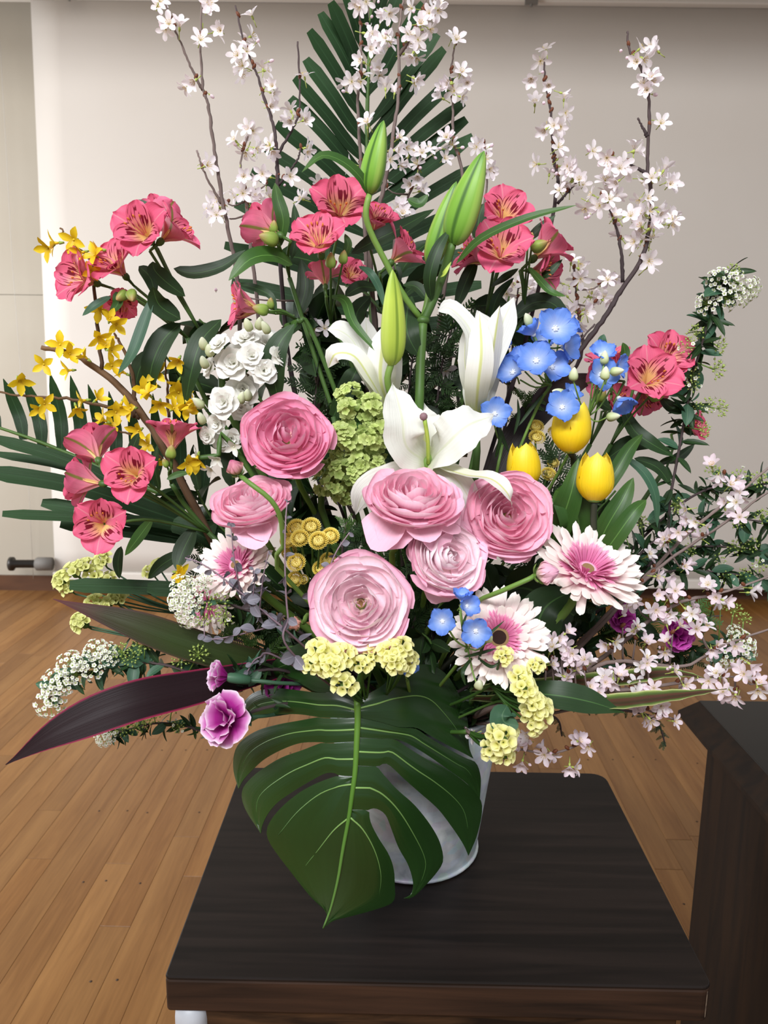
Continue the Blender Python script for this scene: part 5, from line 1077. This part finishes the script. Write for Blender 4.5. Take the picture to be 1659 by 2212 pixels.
spirea('short spirea twig under the maroon leaf at lower left', [(620, 1520), (460, 1575), (400, 1568), (340, 1562), (280, 1575), (232, 1588)], [(225, 1585, 24), (220, 1600, 18), (235, 1575, 20)], [(290, 1565, 24), (310, 1555, 22), (260, 1570, 22), (370, 1520, 22), (385, 1570, 18), (330, 1545, 20)], 80, .77, 36, lw=(26, 44))
spirea('white spirea tuft over the faded gerbera at left', [(640, 1360), (540, 1320), (470, 1300), (430, 1300), (400, 1295)], [(395, 1258, 28), (385, 1285, 30), (395, 1315, 30), (405, 1345, 26), (425, 1275, 26), (440, 1250, 20), (380, 1300, 26), (415, 1300, 24)], [(450, 1320, 30), (470, 1300, 28), (480, 1340, 26), (440, 1345, 22)], 40, .77, 37)

# ---------------------------------------------------------------- pompom chrysanthemums
def cluster_thing(name, label, cat, group, items, node, me, part, rpx, stem_mat, mat=None, bs=None, tilt=.8, sr=.0018):
    bs = bs or base(.05); th = Thing(name, label, cat, bs, group); nd = P(*node); mb = MB(); mb.tube(stem_path(nd, (nd - bs).normalized(), bs), sr, 6); th.part('stem', mb, stem_mat)
    for i, it in enumerate(items):
        x, y, Y = it[:3]; r = it[3] if len(it) > 3 else rpx; p = P(x, y, Y); a = ((p - nd).normalized() * .5 + D(rnd(-.25, .25), .35, tilt) * .8).normalized(); s = r * S(x, y, Y)
        m = me[i % len(me)] if isinstance(me, list) else me; th.inst(part, m, frame(p, a, rnd(0, 6), s), mat); e = p - a * s * .7; mb = MB(); mb.tube(crom([nd, (nd + e) / 2 - V((0, 0, .004)), e], 6), sr * .7, 5); th.part('branch_stem', mb, stem_mat)
    return th
cluster_thing('pompom_chrysanthemum', 'yellow pompom chrysanthemums between eucalyptus and the palest ranunculus', 'flower', 'yellow pompoms', [(640, 1140, .80, 21), (672, 1138, .79, 22), (648, 1163, .78, 21), (688, 1168, .77, 22), (714, 1158, .78, 20), (622, 1168, .80, 18), (640, 1215, .79, 21), (637, 1252, .80, 19), (708, 1210, .80, 18), (692, 1228, .80, 18), (625, 1192, .82, 18), (655, 1252, .81, 12)], (680, 1300, .84), POM, 'pompom', 21, M_STEM)
cluster_thing('pompom_chrysanthemum', 'dim yellow pompom chrysanthemums behind the tulips', 'flower', 'yellow pompoms', [(1158, 922, .93, 18), (1160, 945, .92, 19), (1200, 935, .94, 18), (1185, 1025, .92, 18), (1195, 1000, .93, 14)], (1165, 1080, .93), POM, 'pompom', 18, M_STEM)

# ---------------------------------------------------------------- statice
FB = V((BX - .01, BY - .07, TZ + .18))
cluster_thing('yellow_statice', 'pale yellow statice at the top of the monstera leaf', 'flower', 'yellow statice sprays', [(690, 1405, .70, 30), (712, 1425, .69, 34), (740, 1420, .70, 32), (672, 1438, .70, 26), (722, 1440, .68, 28), (780, 1440, .70, 26), (803, 1420, .71, 26), (745, 1482, .68, 32), (700, 1445, .70, 24)], (790, 1520, .75), STA, 'flower_cluster', 30, M_LEAFM, bs=FB)
cluster_thing('yellow_statice', 'pale yellow statice right below the palest ranunculus', 'flower', 'yellow statice sprays', [(845, 1415, .70, 34), (868, 1405, .70, 30), (850, 1435, .69, 28), (872, 1440, .70, 26), (886, 1425, .71, 20)], (835, 1500, .75), STA, 'flower_cluster', 30, M_LEAFM, bs=FB)
cluster_thing('yellow_statice', 'bright yellow statice hanging at right below the dark-centred gerbera', 'flower', 'yellow statice sprays', [(1085, 1418, .70, 24), (1120, 1462, .70, 28), (1130, 1490, .69, 32), (1155, 1440, .71, 22), (1150, 1525, .69, 34), (1165, 1545, .69, 30), (1140, 1540, .70, 28), (1150, 1565, .69, 26), (1130, 1480, .70, 26), (1172, 1528, .70, 24)], (1060, 1480, .74), STA, 'flower_cluster', 30, M_LEAFM, bs=FB)
cluster_thing('yellow_statice', 'lowest yellow statice bunch at the bucket rim', 'flower', 'yellow statice sprays', [(1070, 1588, .70, 32), (1085, 1600, .69, 34), (1062, 1618, .70, 30), (1088, 1632, .70, 24), (1100, 1585, .71, 22)], (1010, 1580, .76), STA, 'flower_cluster', 30, M_LEAFM, M_STA, FB, sr=.0024)
th = cluster_thing('yellow_statice', 'dull yellow statice at left against the screen bottom', 'flower', 'yellow statice sprays', [(140, 1258, .90, 26), (165, 1240, .90, 28), (185, 1228, .90, 24), (205, 1245, .91, 26), (225, 1215, .91, 24), (240, 1255, .91, 22), (152, 1275, .9, 22), (330, 1240, .93, 22), (345, 1225, .93, 20)], (420, 1330, .93), STA, 'flower_cluster', 24, M_LEAFB, M_STAD, tilt=.4, sr=.0016)
cluster_thing('yellow_statice', 'dull yellow statice at left over the maroon leaf tip', 'flower', 'yellow statice sprays', [(205, 1310, .88, 26), (235, 1312, .88, 24), (252, 1300, .89, 24), (185, 1350, .88, 26), (175, 1345, .88, 22), (260, 1295, .89, 22), (215, 1320, .88, 22)], (430, 1390, .90), STA, 'flower_cluster', 24, M_LEAFB, M_STAD, tilt=.4, sr=.0016)
lf = Thing('round_leaf', 'single rounded green leaf under the yellow statice at right', 'leaf', FB)
leafp(lf, [(1095, 1525, .71), (1085, 1545, .70), (1092, 1562, .70), (1120, 1568, .70)], 30, M_LEAFB, prof=oval)
mb = MB(); mb.tube(crom([P(1095, 1525, .71), P(1060, 1520, .76), FB], 8), .0015, 6); lf.part('stem', mb, M_STEM)

# ---------------------------------------------------------------- carnations
carnation('pink carnation in bud with white edge, left of the monstera', 478, 1461, .74, (-.85, .2, .35), 46, M_CAR, 41, (5, 3, 0), base(.03))
carnation('open purple and white carnation below it at the monstera edge', 482, 1552, .715, (-.45, .2, .85), 64, M_CAR, 42, (3, 4, 5), base(.03))
carnation('purple carnation peeping through the topmost monstera slit', 606, 1480, .80, (-.1, .5, .8), 48, M_CARD, 43, (3, 5, 6), FB)
carnation('magenta carnation among cherry blossom at right', 1466, 1375, .82, (.1, .1, .95), 38, M_CARD, 44, (4, 6, 6), B2)
carnation('dark magenta carnation in the shade left of the right cherry branches', 1345, 1335, .86, (.1, .1, .9), 34, M_CARD, 45, (3, 5, 5), B2)

# ---------------------------------------------------------------- eucalyptus
def eucalyptus(label, stem, Y, n, seed, bs, side=(), sz=(26, 38), r=.0012):
    rg = random.Random(seed); th = Thing('eucalyptus_sprig', label, 'branch', bs, 'grey purple eucalyptus sprigs')
    for k, path in enumerate((stem,) + tuple(side)):
        pts = crom(([bs] if k == 0 else []) + PP(path, Y), 9 * len(path)); m = len(pts); mb = MB(); mb.tube(pts, [r * (1 if k == 0 else .7) * (1 - .55 * i / m) for i in range(m)], 6); th.part('stem' if k == 0 else 'twig', mb, M_EUCS)
        v = pts[(9 if k == 0 else 0):]; cnt = n if k == 0 else max(6, n // 2)
        for i in range(cnt):
            f = i / (cnt - 1); p = v[int(f * (len(v) - 1))]
            for sg in (1, -1):
                d = D(sg * rg.uniform(.5, 1), rg.uniform(-.3, .6), rg.uniform(-.1, .9)); s = rg.uniform(*sz) * (1 - .62 * f) * p.y / F * 1.1
                th.inst('leaf', LF_EUC, frame(p, d, rg.uniform(0, 6), s) @ M4.Rotation(radians(-60), 4, 'X'), M_EUC)
    return th
eucalyptus('upright grey eucalyptus twig before the yellow pompoms', [(640, 1420), (622, 1330), (616, 1240), (616, 1150), (620, 1085)], .70, 9, 51, FB)
eucalyptus('grey eucalyptus twig leaning right below the pompoms', [(680, 1330), (700, 1260), (725, 1195), (755, 1150)], .745, 7, 52, FB)
eucalyptus('purple-grey eucalyptus spray covering the faded gerbera', [(650, 1390), (580, 1330), (520, 1280), (470, 1240), (430, 1215), (400, 1205)], .715, 10, 53, FB, ([(560, 1320), (568, 1250), (580, 1190)], [(520, 1285), (505, 1200), (498, 1130)], [(600, 1350), (520, 1370), (450, 1380), (440, 1350)], [(545, 1300), (550, 1250), (548, 1230)]))
eucalyptus('small eucalyptus twig between the two carnations', [(620, 1430), (560, 1420), (535, 1450), (530, 1470)], .76, 7, 54, FB, sz=(20, 28))

# ---------------------------------------------------------------- large coloured leaves
def bigleaf(name, label, pts, w, mat, bs, hint=(0, .3, 1), fold=.25, prof=None, ruf=0, nv=26, via=()):
    th = Thing(name, label, 'leaf', bs); leafp(th, pts, w, mat, hint=hint, fold=fold, prof=prof or (lambda t: max(.02, (.30 + .70 * sin(pi * min(1, t * .78 + .12)) ** 1.1) * (1 if t < .6 else max(0.02, 1 - ((t - .6) / .4) ** 1.9)))), nv=nv, nu=8, ruf=ruf, name='blade')
    mb = MB(); mb.tube(crom([P(*pts[0])] + [P(*q) for q in via] + [bs], 10), .003, 8); th.part('leaf_stalk', mb, M_STEM); return th
bigleaf('cordyline_leaf', 'long dark maroon leaf with crimson edge sweeping down to the left', [(600, 1445, .80), (430, 1485, .75), (280, 1520, .71), (130, 1580, .69), (12, 1652, .68)], 46, M_CORD, FB, (.1, .5, 1), .22)
bigleaf('cordyline_leaf', 'dark green leaf with reddish tip pointing left above the maroon one', [(640, 1440, .84), (520, 1425, .80), (400, 1390, .78), (260, 1340, .77), (115, 1294, .78)], 36, M_CORG, FB, (0, .5, 1), .25)
bigleaf('cordyline_leaf', 'narrow dark green leaf lying between the spirea and the maroon leaf', [(620, 1460, .86), (520, 1455, .84), (430, 1440, .83), (340, 1435, .83)], 16, M_LEAF, FB, (0, .5, 1), .2)
bigleaf('cordyline_leaf', 'dark brown strap leaf arching up behind the tulips', [(1040, 1120, .93), (1090, 990, .95), (1160, 890, .97), (1240, 830, .99), (1310, 810, 1.0)], 32, M_CORB, base(.03), (0, .2, 1), .2)
bigleaf('variegated_leaf', 'green cream and red striped leaf at lower right under the cherry', [(1020, 1510, .80), (1180, 1515, .74), (1320, 1520, .73), (1450, 1505, .73), (1570, 1488, .74)], 30, M_VAR, B2, (0, 1, .35), .2, ruf=1.5)
bigleaf('variegated_leaf', 'second striped leaf above it, mostly behind cherry blossom', [(1020, 1490, .82), (1180, 1480, .78), (1330, 1470, .77), (1450, 1455, .77), (1540, 1470, .78)], 30, M_VAR, B2, (0, 1, .35), .2, ruf=1.5)
bigleaf('broad_leaf', 'pointed dark green leaf over the striped leaf', [(1080, 1500, .76), (1180, 1500, .72), (1270, 1515, .715), (1350, 1540, .72)], 32, M_LEAF, B2, (0, .6, 1), .2)
bigleaf('broad_leaf', 'broad dark leaf rising behind the dark-centred gerbera', [(1110, 1460, .82), (1150, 1380, .80), (1180, 1310, .80), (1250, 1270, .82)], 50, M_LEAF, B2, (0, .3, 1), .2)
bigleaf('broad_leaf', 'dark pointed leaf at the left of the lily trumpet', [(720, 900, .90), (745, 850, .89), (765, 810, .89), (775, 790, .9)], 22, M_LEAF, base(.03), (0, .2, 1), .2)
# ---------------------------------------------------------------- monstera leaf
th = Thing('monstera_leaf', 'big glossy dark green monstera leaf hanging over the bucket front', 'leaf', FB)
def cc(x, y): return 460 + x / 2.37, 1350 + y / 2.37
MID = [(738, 385), (741, 480), (736, 600), (728, 750), (712, 870), (695, 990), (665, 1150), (640, 1300), (603, 1450), (565, 1552)]
def mid_x(y):
    for (a, b), (c, d) in zip(MID, MID[1:]):
        if b <= y <= d: return a + (c - a) * (y - b) / (d - b)
    return MID[0][0] if y < MID[0][1] else MID[-1][0]
def monY(x, y):
    dx = (x - mid_x(max(385, min(1552, y)))) / 640
    t = (y - 385) / 1167
    base_ = .742 - .038 * sin(pi * min(1, max(0, t)) * .6) + .012 * max(0, t) ** 2
    up = max(0, -t) * .10
    return base_ + up + .075 * dx * dx + .012 * abs(dx)
def monP(x, y, h=0):
    px, py = cc(x, y); return P(px, py, monY(x, y) - h)
def resamp(poly, n):
    L = [0]
    for a, b in zip(poly, poly[1:]): L.append(L[-1] + math.hypot(b[0] - a[0], b[1] - a[1]))
    out = []; k = 0
    for i in range(n):
        s = L[-1] * i / (n - 1)
        while k < len(poly) - 2 and L[k + 1] < s: k += 1
        f = (s - L[k]) / max(1e-6, L[k + 1] - L[k]); out.append((poly[k][0] + (poly[k + 1][0] - poly[k][0]) * f, poly[k][1] + (poly[k + 1][1] - poly[k][1]) * f))
    return out
def smooth2(poly):
    return [(v.x, v.y) for v in crom([V((a, b, 0)) for a, b in poly], 5 * (len(poly) - 1) + 1)]
FING = [
 ([(735, 385), (690, 300), (620, 190), (540, 100), (480, 82), (400, 115), (320, 180), (255, 260), (216, 315)], [(738, 400), (640, 350), (560, 345), (520, 340), (480, 318), (430, 290), (350, 268), (280, 280), (217, 317)]),
 ([(738, 402), (640, 352), (560, 347), (520, 345), (440, 335), (340, 325), (240, 335), (180, 370), (130, 450), (103, 560)], [(740, 472), (640, 476), (560, 474), (532, 470), (440, 457), (330, 459), (240, 475), (160, 520), (120, 545), (103, 562)]),
 ([(740, 474), (640, 478), (560, 476), (534, 473), (440, 490), (330, 510), (230, 540), (150, 590), (112, 650), (105, 740), (130, 836)], [(736, 596), (640, 602), (580, 604), (556, 600), (450, 604), (350, 640), (260, 690), (200, 745), (155, 795), (132, 838)]),
 ([(736, 598), (640, 604), (580, 606), (557, 603), (460, 640), (360, 675), (280, 720), (200, 780), (150, 850), (165, 940), (245, 1066)], [(722, 775), (670, 772), (640, 768), (620, 757), (570, 762), (480, 810), (400, 860), (330, 910), (280, 970), (252, 1030), (246, 1068)]),
 ([(722, 777), (680, 776), (640, 775), (617, 778), (520, 815), (440, 860), (360, 925), (300, 995), (275, 1060), (300, 1130), (400, 1265), (500, 1390), (585, 1478), (565, 1552)], [(722, 779), (712, 870), (695, 990), (665, 1150), (640, 1300), (603, 1450), (565, 1552)]),
 ([(742, 385), (800, 350), (860, 315), (960, 240), (1080, 200), (1180, 240), (1250, 340), (1300, 470), (1310, 620), (1332, 682)], [(742, 472), (850, 495), (950, 522), (1030, 525), (1070, 540), (1100, 560), (1200, 615), (1280, 655), (1332, 684)]),
 ([(742, 474), (850, 497), (950, 524), (1030, 530), (1070, 550), (1100, 573), (1200, 632), (1290, 680), (1345, 705), (1370, 780), (1366, 886)], [(740, 575), (850, 582), (920, 582), (942, 585), (1000, 608), (1100, 668), (1200, 738), (1300, 812), (1366, 888)]),
 ([(740, 577), (850, 584), (920, 584), (941, 590), (1000, 630), (1100, 690), (1200, 741), (1300, 814), (1366, 888), (1376, 960), (1350, 1080), (1308, 1180)], [(728, 720), (800, 722), (848, 722), (862, 712), (900, 715), (970, 780), (1060, 860), (1150, 940), (1220, 1030), (1280, 1120), (1308, 1182)]),
 ([(728, 722), (800, 724), (845, 724), (850, 738), (870, 762), (940, 840), (1030, 920), (1110, 1020), (1160, 1110), (1178, 1200), (1150, 1260), (1080, 1340), (1020, 1395), (978, 1398)], [(705, 945), (760, 945), (796, 948), (815, 938), (850, 945), (885, 975), (912, 1040), (950, 1140), (1000, 1230), (1025, 1320), (1015, 1378), (978, 1400)]),
 ([(705, 947), (760, 947), (797, 952), (802, 990), (815, 1030), (850, 1095), (900, 1175), (925, 1250), (930, 1330), (925, 1412), (850, 1450), (700, 1492), (620, 1512), (565, 1552)], [(705, 949), (695, 990), (665, 1150), (640, 1300), (603, 1450), (565, 1552)]),
]
mb = MB(); vein_lines = []
NS, NC = 40, 9
for U, Lo in FING:
    u_, l_ = resamp(smooth2(U), NS), resamp(smooth2(Lo), NS); rows = []
    for a, b in zip(u_, l_):
        wd = math.hypot(a[0] - b[0], a[1] - b[1])
        rows.append([monP(a[0] + (b[0] - a[0]) * i / (NC - 1), a[1] + (b[1] - a[1]) * i / (NC - 1), .000012 * min(wd, 150) * sin(pi * i / (NC - 1)) - (.0010 if wd > 30 and i == NC // 2 else 0)) for i in range(NC)])
    mb.grid(rows, uvs=[[(i / (NC - 1), j / (NS - 1)) for i in range(NC)] for j in range(NS)])
blade = th.part('blade', mb, M_MON)
sm = blade.modifiers.new('thickness', 'SOLIDIFY'); sm.thickness = .0006; sm.offset = 0; es = blade.modifiers.new('edge', 'EDGE_SPLIT'); es.split_angle = radians(50)
mb = MB(); mp = crom([monP(x, y, .0012) for x, y in MID], 30); mb.tube(mp, [.0034 * (1 - .85 * i / 29) + .0004 for i in range(30)], 8); th.part('midrib', mb, M_MVEIN)
mb = MB(); mb.tube(crom([mp[0], P(778, 1470, .76), P(800, 1430, .80), FB], 12), .0042, 8); th.part('leaf_stalk', mb, M_MVEIN)
for k_, (U, Lo) in enumerate(FING):
    if k_ in (4, 9): continue
    u_, l_ = resamp(smooth2(U), NS), resamp(smooth2(Lo), NS)
    v = [((p[0] + q[0]) / 2, (p[1] + q[1]) / 2) for p, q in list(zip(u_, l_))[:34]]
    wd = [math.hypot(p[0] - r_[0], p[1] - r_[1]) for p, r_ in zip(u_, l_)]; q = [monP(x, y, .000012 * min(w_, 150) - (.0006 if w_ > 30 else -.0003)) for (x, y), w_ in zip(v, wd)]; m = MB(); m.tube(q, [.0011 * (1 - .75 * i / 33) for i in range(34)], 5); th.part('vein', m, M_MVEN2)

for v in ([(718, 815), (640, 828), (540, 870), (430, 960), (335, 1075)], [(698, 985), (620, 1050), (540, 1150), (460, 1250)], [(702, 985), (770, 1050), (830, 1160), (860, 1280), (850, 1390)]):
    q = crom([monP(x, y, .0015) for x, y in v], 18); m = MB(); m.tube(q, [.0010 * (1 - .75 * i / 17) for i in range(18)], 5); th.part('vein', m, M_MVEN2)

# ---------------------------------------------------------------- dark evergreen filling
def cypress(label, stem, Y, seed, n=26, L=(26, 46), bs=None, mat=None, droop=0, side=None):
    rg = random.Random(seed); bs = bs or base(.04); th = Thing('cypress_sprig', label, 'branch', bs, 'dark cypress sprigs'); pts = crom([bs] + PP(stem, Y), 8 * len(stem) + 8); m = len(pts)
    mb = MB(); mb.tube(pts, [.0022 * (1 - .6 * i / m) for i in range(m)], 5); th.part('stem', mb, M_BARKD); v = pts[9:]; fol = MB()
    for i in range(n):
        p = v[int(i / n * (len(v) - 1))]; d = D(rg.uniform(-1, 1), rg.uniform(-.4, .9) - droop, rg.uniform(-.3, .9)); s = rg.uniform(*L) * p.y / F; side_ = d.cross(D(rg.uniform(-.3, .3), .3, 1)).normalized(); up = side_.cross(d)
        for k in range(9):                                   # feathery spray: pairs of short scaly fingers
            f = (k + 1) / 9; q0 = p + d * s * f - up * s * .12 * f * f
            for sg in (1, -1):
                dd = (d * .75 + side_ * sg * .75 + up * rg.uniform(-.2, .2)).normalized(); l = s * .36 * (1.1 - f * .75) * rg.uniform(.8, 1.15); w = s * .035; nn = dd.cross(up).normalized()
                fol.grid([[q0 - nn * w * .5, q0 + nn * w * .5], [q0 + dd * l * .5 - nn * w, q0 + dd * l * .5 + nn * w], [q0 + dd * l - nn * w * .3, q0 + dd * l + nn * w * .3]])
        fol.tube([p, p + d * s * .5 - up * s * .03, p + d * s - up * s * .12], s * .018, 3, cap=False)
    o = th.part('needles', fol, mat or M_CYP); o['kind'] = 'stuff'; return th
cypress('dark cypress sprig behind the main lily stem', [(930, 1000), (945, 860), (960, 760), (980, 700)], .96, 61, 46, (50, 80))
cypress('dark cypress sprig left of the main lily stem', [(870, 1000), (880, 880), (890, 780), (900, 720)], .97, 62, 34, (45, 70))
cypress('cypress sprig filling the gap below the white stock', [(700, 1000), (680, 900), (690, 810), (720, 760)], .97, 63, 40, (45, 75))
cypress('cypress sprig in the dark hollow above the palest ranunculus', [(800, 1330), (810, 1250), (800, 1180), (790, 1120)], .84, 64, 40, (40, 66))
cypress('cypress sprig in the dark hollow right of the palest ranunculus', [(880, 1400), (900, 1330), (930, 1290), (900, 1200)], .85, 65, 40, (40, 66))
cypress('light tipped cypress under the viburnum', [(760, 1260), (740, 1200), (745, 1150), (750, 1125)], .81, 66, 16, (24, 38), mat=M_CYPL)
cypress('cypress sprig in the shade behind the dark-centred gerbera', [(1050, 1480), (1120, 1400), (1180, 1330), (1240, 1300)], .88, 67, 46, (45, 75))
cypress('cypress sprig at right behind the low cherry branches', [(1150, 1480), (1300, 1380), (1430, 1340), (1560, 1330)], .92, 68, 50, (40, 66), mat=M_CYPL)
cypress('cypress sprig at lower right behind the striped leaves', [(1100, 1500), (1250, 1480), (1400, 1440), (1520, 1420)], .88, 69, 40, (36, 60))
cypress('thin cypress tail hanging below the striped leaf', [(1150, 1530), (1300, 1530), (1400, 1545), (1425, 1570), (1438, 1612)], .80, 70, 26, (14, 24), droop=.8)
cypress('short cypress tip hanging beside the lowest statice', [(1100, 1530), (1170, 1540), (1205, 1555), (1214, 1590)], .80, 71, 14, (12, 18), droop=.8)
cypress('cypress sprig in the shade left of the pompoms', [(640, 1400), (560, 1330), (500, 1260), (450, 1200)], .90, 72, 46, (45, 75))
cypress('cypress sprig hidden under the spirea at left', [(640, 1450), (560, 1400), (500, 1380), (450, 1370)], .84, 73, 30, (35, 55), mat=M_CYPL)
cypress('feathery sprig behind the blue delphinium', [(1080, 1060), (1100, 980), (1130, 900), (1145, 850)], .97, 74, 30, (26, 44), mat=M_CYPL)
cypress('dark cypress between the tulips and the round ranunculus', [(1120, 1300), (1160, 1150), (1190, 1060), (1210, 980)], .93, 75, 44, (45, 70))

def leafy(label, stem, Y, seed, n, L, bs=None, me=None, mat=M_LEAF):
    rg = random.Random(seed); bs = bs or base(.05); th = Thing('foliage_branch', label, 'branch', bs, 'dark leafy filler branches'); pts = crom([bs] + PP(stem, Y), 8 * len(stem) + 8); m = len(pts); mb = MB(); mb.tube(pts, [.0026 * (1 - .5 * i / m) for i in range(m)], 6); th.part('stem', mb, M_STEM); v = pts[8:]
    for i in range(n):
        p = v[int(i / n * (len(v) - 1))]; d = D(rg.uniform(-1, 1), rg.uniform(-.2, 1), rg.uniform(-.3, .9)); th.inst('leaf', me or LF_BROAD, frame(p, d, rg.uniform(0, 6), rg.uniform(*L) * p.y / F) @ M4.Rotation(radians(-45), 4, 'X'), mat)
for lab, stem, Y, n, L in (
    ('dark leafy branch behind the central alstroemeria', [(760, 950), (740, 800), (720, 660), (700, 560)], 1.02, 26, (80, 120)),
    ('dark leafy branch behind the lily stem at upper middle', [(900, 950), (880, 780), (870, 640), (850, 560)], 1.04, 26, (80, 120)),
    ('dark leafy branch below the right alstroemeria pair', [(1000, 950), (1050, 820), (1080, 720), (1100, 640)], 1.03, 20, (70, 110)),
    ('dark leafy branch at left behind the white stock', [(650, 1000), (560, 860), (480, 740), (430, 690)], 1.0, 22, (80, 120)),
    ('dark leafy branch at left behind the forsythia', [(600, 1100), (500, 960), (420, 850), (350, 760)], 1.0, 14, (70, 110)),
    ('dark leafy branch in the left lower shade', [(640, 1300), (540, 1200), (460, 1120), (420, 1050)], .96, 20, (70, 110)),
    ('dark leafy branch deep below the viburnum', [(760, 1300), (720, 1200), (690, 1120), (680, 1060)], .92, 26, (70, 110)),
    ('dark leafy branch in the middle behind the ranunculus', [(900, 1350), (920, 1200), (950, 1080), (970, 980)], .95, 30, (80, 120)),
    ('dark leafy branch right of the monstera base', [(900, 1500), (920, 1440), (930, 1390), (900, 1360)], .80, 18, (50, 80)),
    ('dark leafy branch above the monstera base', [(760, 1480), (700, 1440), (660, 1400), (600, 1400)], .84, 22, (55, 90)),
    ('dark leafy branch behind the tulip stems', [(1100, 1350), (1180, 1250), (1250, 1150), (1330, 1060)], .96, 26, (80, 120)),
    ('dark leafy branch spreading low to the right', [(1060, 1500), (1180, 1430), (1280, 1380), (1380, 1340)], .90, 24, (60, 95)),
    ('dark leafy branch left of the viburnum stem', [(700, 1250), (680, 1150), (660, 1090), (640, 1040)], .90, 24, (60, 95)),
    ('dark leafy branch behind the faded gerbera', [(640, 1420), (560, 1340), (500, 1280), (470, 1200)], .92, 26, (70, 110)),
    ('dark leafy branch under the round ranunculus', [(960, 1420), (1000, 1320), (1040, 1230), (1060, 1150)], .90, 26, (70, 105)),
    ('dark leafy branch behind the monstera top', [(800, 1500), (700, 1460), (620, 1450), (560, 1440)], .86, 22, (60, 95)),
    ('dark leafy branch behind the open lily', [(880, 1150), (870, 1000), (860, 900), (830, 830)], .96, 24, (70, 110)),
    ('dark leafy branch behind the lowest tulip', [(1120, 1400), (1220, 1300), (1280, 1220), (1320, 1180)], .90, 20, (60, 100)),
    ('dark leafy branch between the white stock and the left lily', [(720, 950), (700, 820), (680, 720), (660, 640)], .99, 26, (75, 115)),
    ('dark leafy branch between the lily stem and the lily trumpet', [(960, 950), (970, 850), (985, 780), (1000, 720)], 1.0, 24, (70, 110)),
    ('dark leafy branch tucked under the white stock', [(640, 1050), (590, 960), (540, 920), (500, 900)], .95, 20, (60, 95)),
    ('dark leafy branch at the bucket rim under the statice', [(1000, 1540), (1030, 1520), (1060, 1500), (1080, 1470)], .82, 14, (45, 70))):
    leafy(lab, stem, Y, len(lab) * 7 + stem[0][0], n, L)
